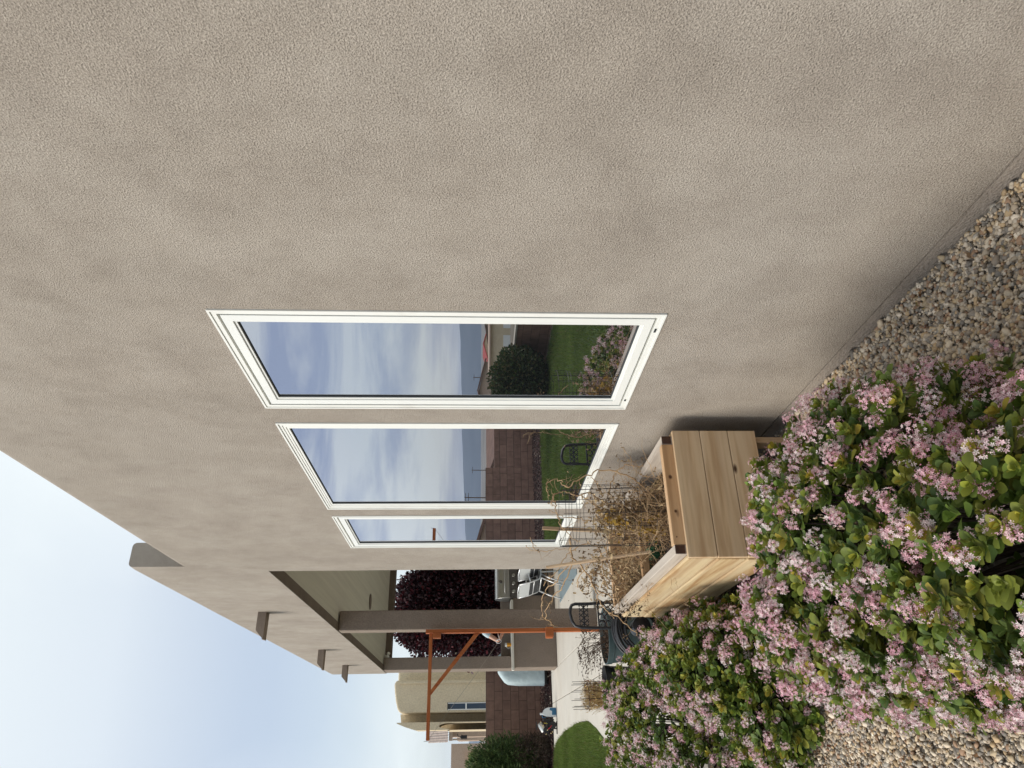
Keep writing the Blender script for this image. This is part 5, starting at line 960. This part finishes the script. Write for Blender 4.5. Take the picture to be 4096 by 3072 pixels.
for i, (x, y, zt, lab) in enumerate(((-60.4,192.8,4.6,'tall wooden utility pole with one crossarm seen in the middle window reflection'),(-102.5,283.7,3.2,'distant utility pole left of the taller one in the middle window reflection'),(-137,266,2.6,'small utility pole above the gabled roof in the nearest window reflection'),(-24,120,3.6,'utility pole with crossarm seen in the farthest window reflection'))):
    t = thing('utility_pole', lab, 'utility pole', (x,y,-9)); mb = MB(); mb.tube([(x,y,-9),(x,y,zt)], [.22,.15], 8); obj('pole', mb, M['twigdark'], t)
    for k, dz in enumerate((.35,1.1)):
        if k and i in (1,2): continue
        mb = MB(); mb.bar((x-1.3,y-.4,zt-dz),(x+1.3,y+.4,zt-dz), .16, .16); obj('crossarm', mb, M['twigdark'], t)
# green field beyond the low wall
mb = MB(); mb.add([(-60,5,-3.0),(-7,5,-.5),(-7,40,-.9),(-30,85,-3.2),(-70,60,-4.0)], [(0,1,2,3,4)]); M['field'] = pm('green_field', (.07,.11,.03), (.14,.15,.06), scale=.25, detail=8, rough=.95)
setp(obj('field', mb, M['field'], recalc=False), kind='structure')
RS.seed(21); t = thing('tree_row', 'scattered dark green trees in the valley beyond the gardens', 'trees', (0,300,-10)); bpy.data.objects.remove(t)
n = 900; ang = RS.uniform(-.95,.25,n); D = RS.uniform(90,900,n)**1.0; X = np.sin(ang)*D; Y = np.cos(ang)*D; Z = np.array([gz(a,b) for a,b in zip(X,Y)])
T, TF = ico(1); Mx = np.eye(3)[None]*(RS.uniform(1.0,2.6,n)*(1 + D/900))[:,None,None]; Mx[:,2,2] *= .7; c = np.array(GP)[RS.randint(0,5,n)]
v, f, c = scatter(T, TF, Mx, np.stack([X,Y,Z+.8],1), c); setp(bigmesh('far_trees', v, f, M['stone'], col=c, smooth=True), 'dark green trees scattered over the valley in the window reflections', 'trees', kind='stuff')
n = 9000; ang = RS.uniform(-1.1,.3,n); D = 150 + 3200*RS.uniform(0,1,n)**1.3; X = np.sin(ang)*D; Y = np.cos(ang)*D; Z = np.array([gz(a,b) for a,b in zip(X,Y)])
T = np.array([(-1,-1,-.6),(1,-1,-.6),(1,1,-.6),(-1,1,-.6),(-1,-1,1),(1,-1,1),(1,1,1),(-1,1,1)], float)*np.array([5,4,2.2]); TF = np.array([(0,3,2,1),(4,5,6,7),(0,1,5,4),(1,2,6,5),(2,3,7,6),(3,0,4,7)])
a = RS.uniform(0,3.1,n); Mx = np.zeros((n,3,3)); s = RS.uniform(.5,1.2,n)*(.8+D/2600); Mx[:,0,0] = np.cos(a)*s; Mx[:,0,1] = -np.sin(a)*s; Mx[:,1,0] = np.sin(a)*s; Mx[:,1,1] = np.cos(a)*s; Mx[:,2,2] = .55
pal = np.array([(.50,.46,.40),(.62,.60,.56),(.34,.24,.18),(.42,.36,.28),(.28,.28,.30),(.7,.7,.68)]); v, f, c = scatter(T, TF, Mx, np.stack([X,Y,Z],1), pal[RS.randint(0,6,n)]); setp(bigmesh('city', v, f, M['stone'], col=c), 'distant pale buildings spread over the valley floor', 'city', kind='stuff')
# mountains
M['mtn'] = pm('haze_tinted_mountain', (.055,.08,.12), (.075,.10,.14), scale=.002, detail=10, rough=1.0)  # blue of distant haze mixed into the slope colour, besides the haze volume
nx_, vs = 220, []
for j, (D0, hs) in enumerate(((7600,0),(8300,.45),(9000,1.0),(9800,.55),(11000,0))):
    for i in range(nx_+1):
        a = -1.35 + 2.3*i/nx_; base = -62
        env = .86*(185*math.exp(-((a+.50)/.20)**2) + 90*math.exp(-((a+.80)/.25)**2) + 60*math.exp(-((a+.25)/.12)**2) + 55*math.exp(-((a-.3)/.5)**2) + 20)
        h = env*(1 + .35*mnoise.noise(Vector((a*7, j*.6, 0))) + .10*mnoise.noise(Vector((a*31, j*2, 0)))) + 62; vs.append((math.sin(a)*D0, math.cos(a)*D0, base + hs*h))
mb = MB(); mb.add(vs, [(j*(nx_+1)+i,j*(nx_+1)+i+1,(j+1)*(nx_+1)+i+1,(j+1)*(nx_+1)+i) for j in range(4) for i in range(nx_)]); setp(obj('mountains', mb, M['mtn'], smooth=True), kind='structure')
# ================================================================ haze: the air between the garden and the mountains
hb = MB(); hb.box(-12000, 12000, -12000, 14500, -90, 330); hz_ = obj('haze', hb, None)
hm = bpy.data.materials.new('thin_air'); hm.use_nodes = True; t_ = hm.node_tree; t_.nodes.clear(); ho = N(t_, 'ShaderNodeOutputMaterial'); pv = N(t_, 'ShaderNodeVolumePrincipled'); pv.inputs['Color'].default_value = (.68,.82,1,1); pv.inputs['Density'].default_value = 5e-5; pv.inputs['Anisotropy'].default_value = 0.2
link(t_, pv.outputs[0], ho.inputs['Volume']); hz_.data.materials.append(hm); setp(hz_, 'thin pale haze over the valley', 'haze', kind='stuff')
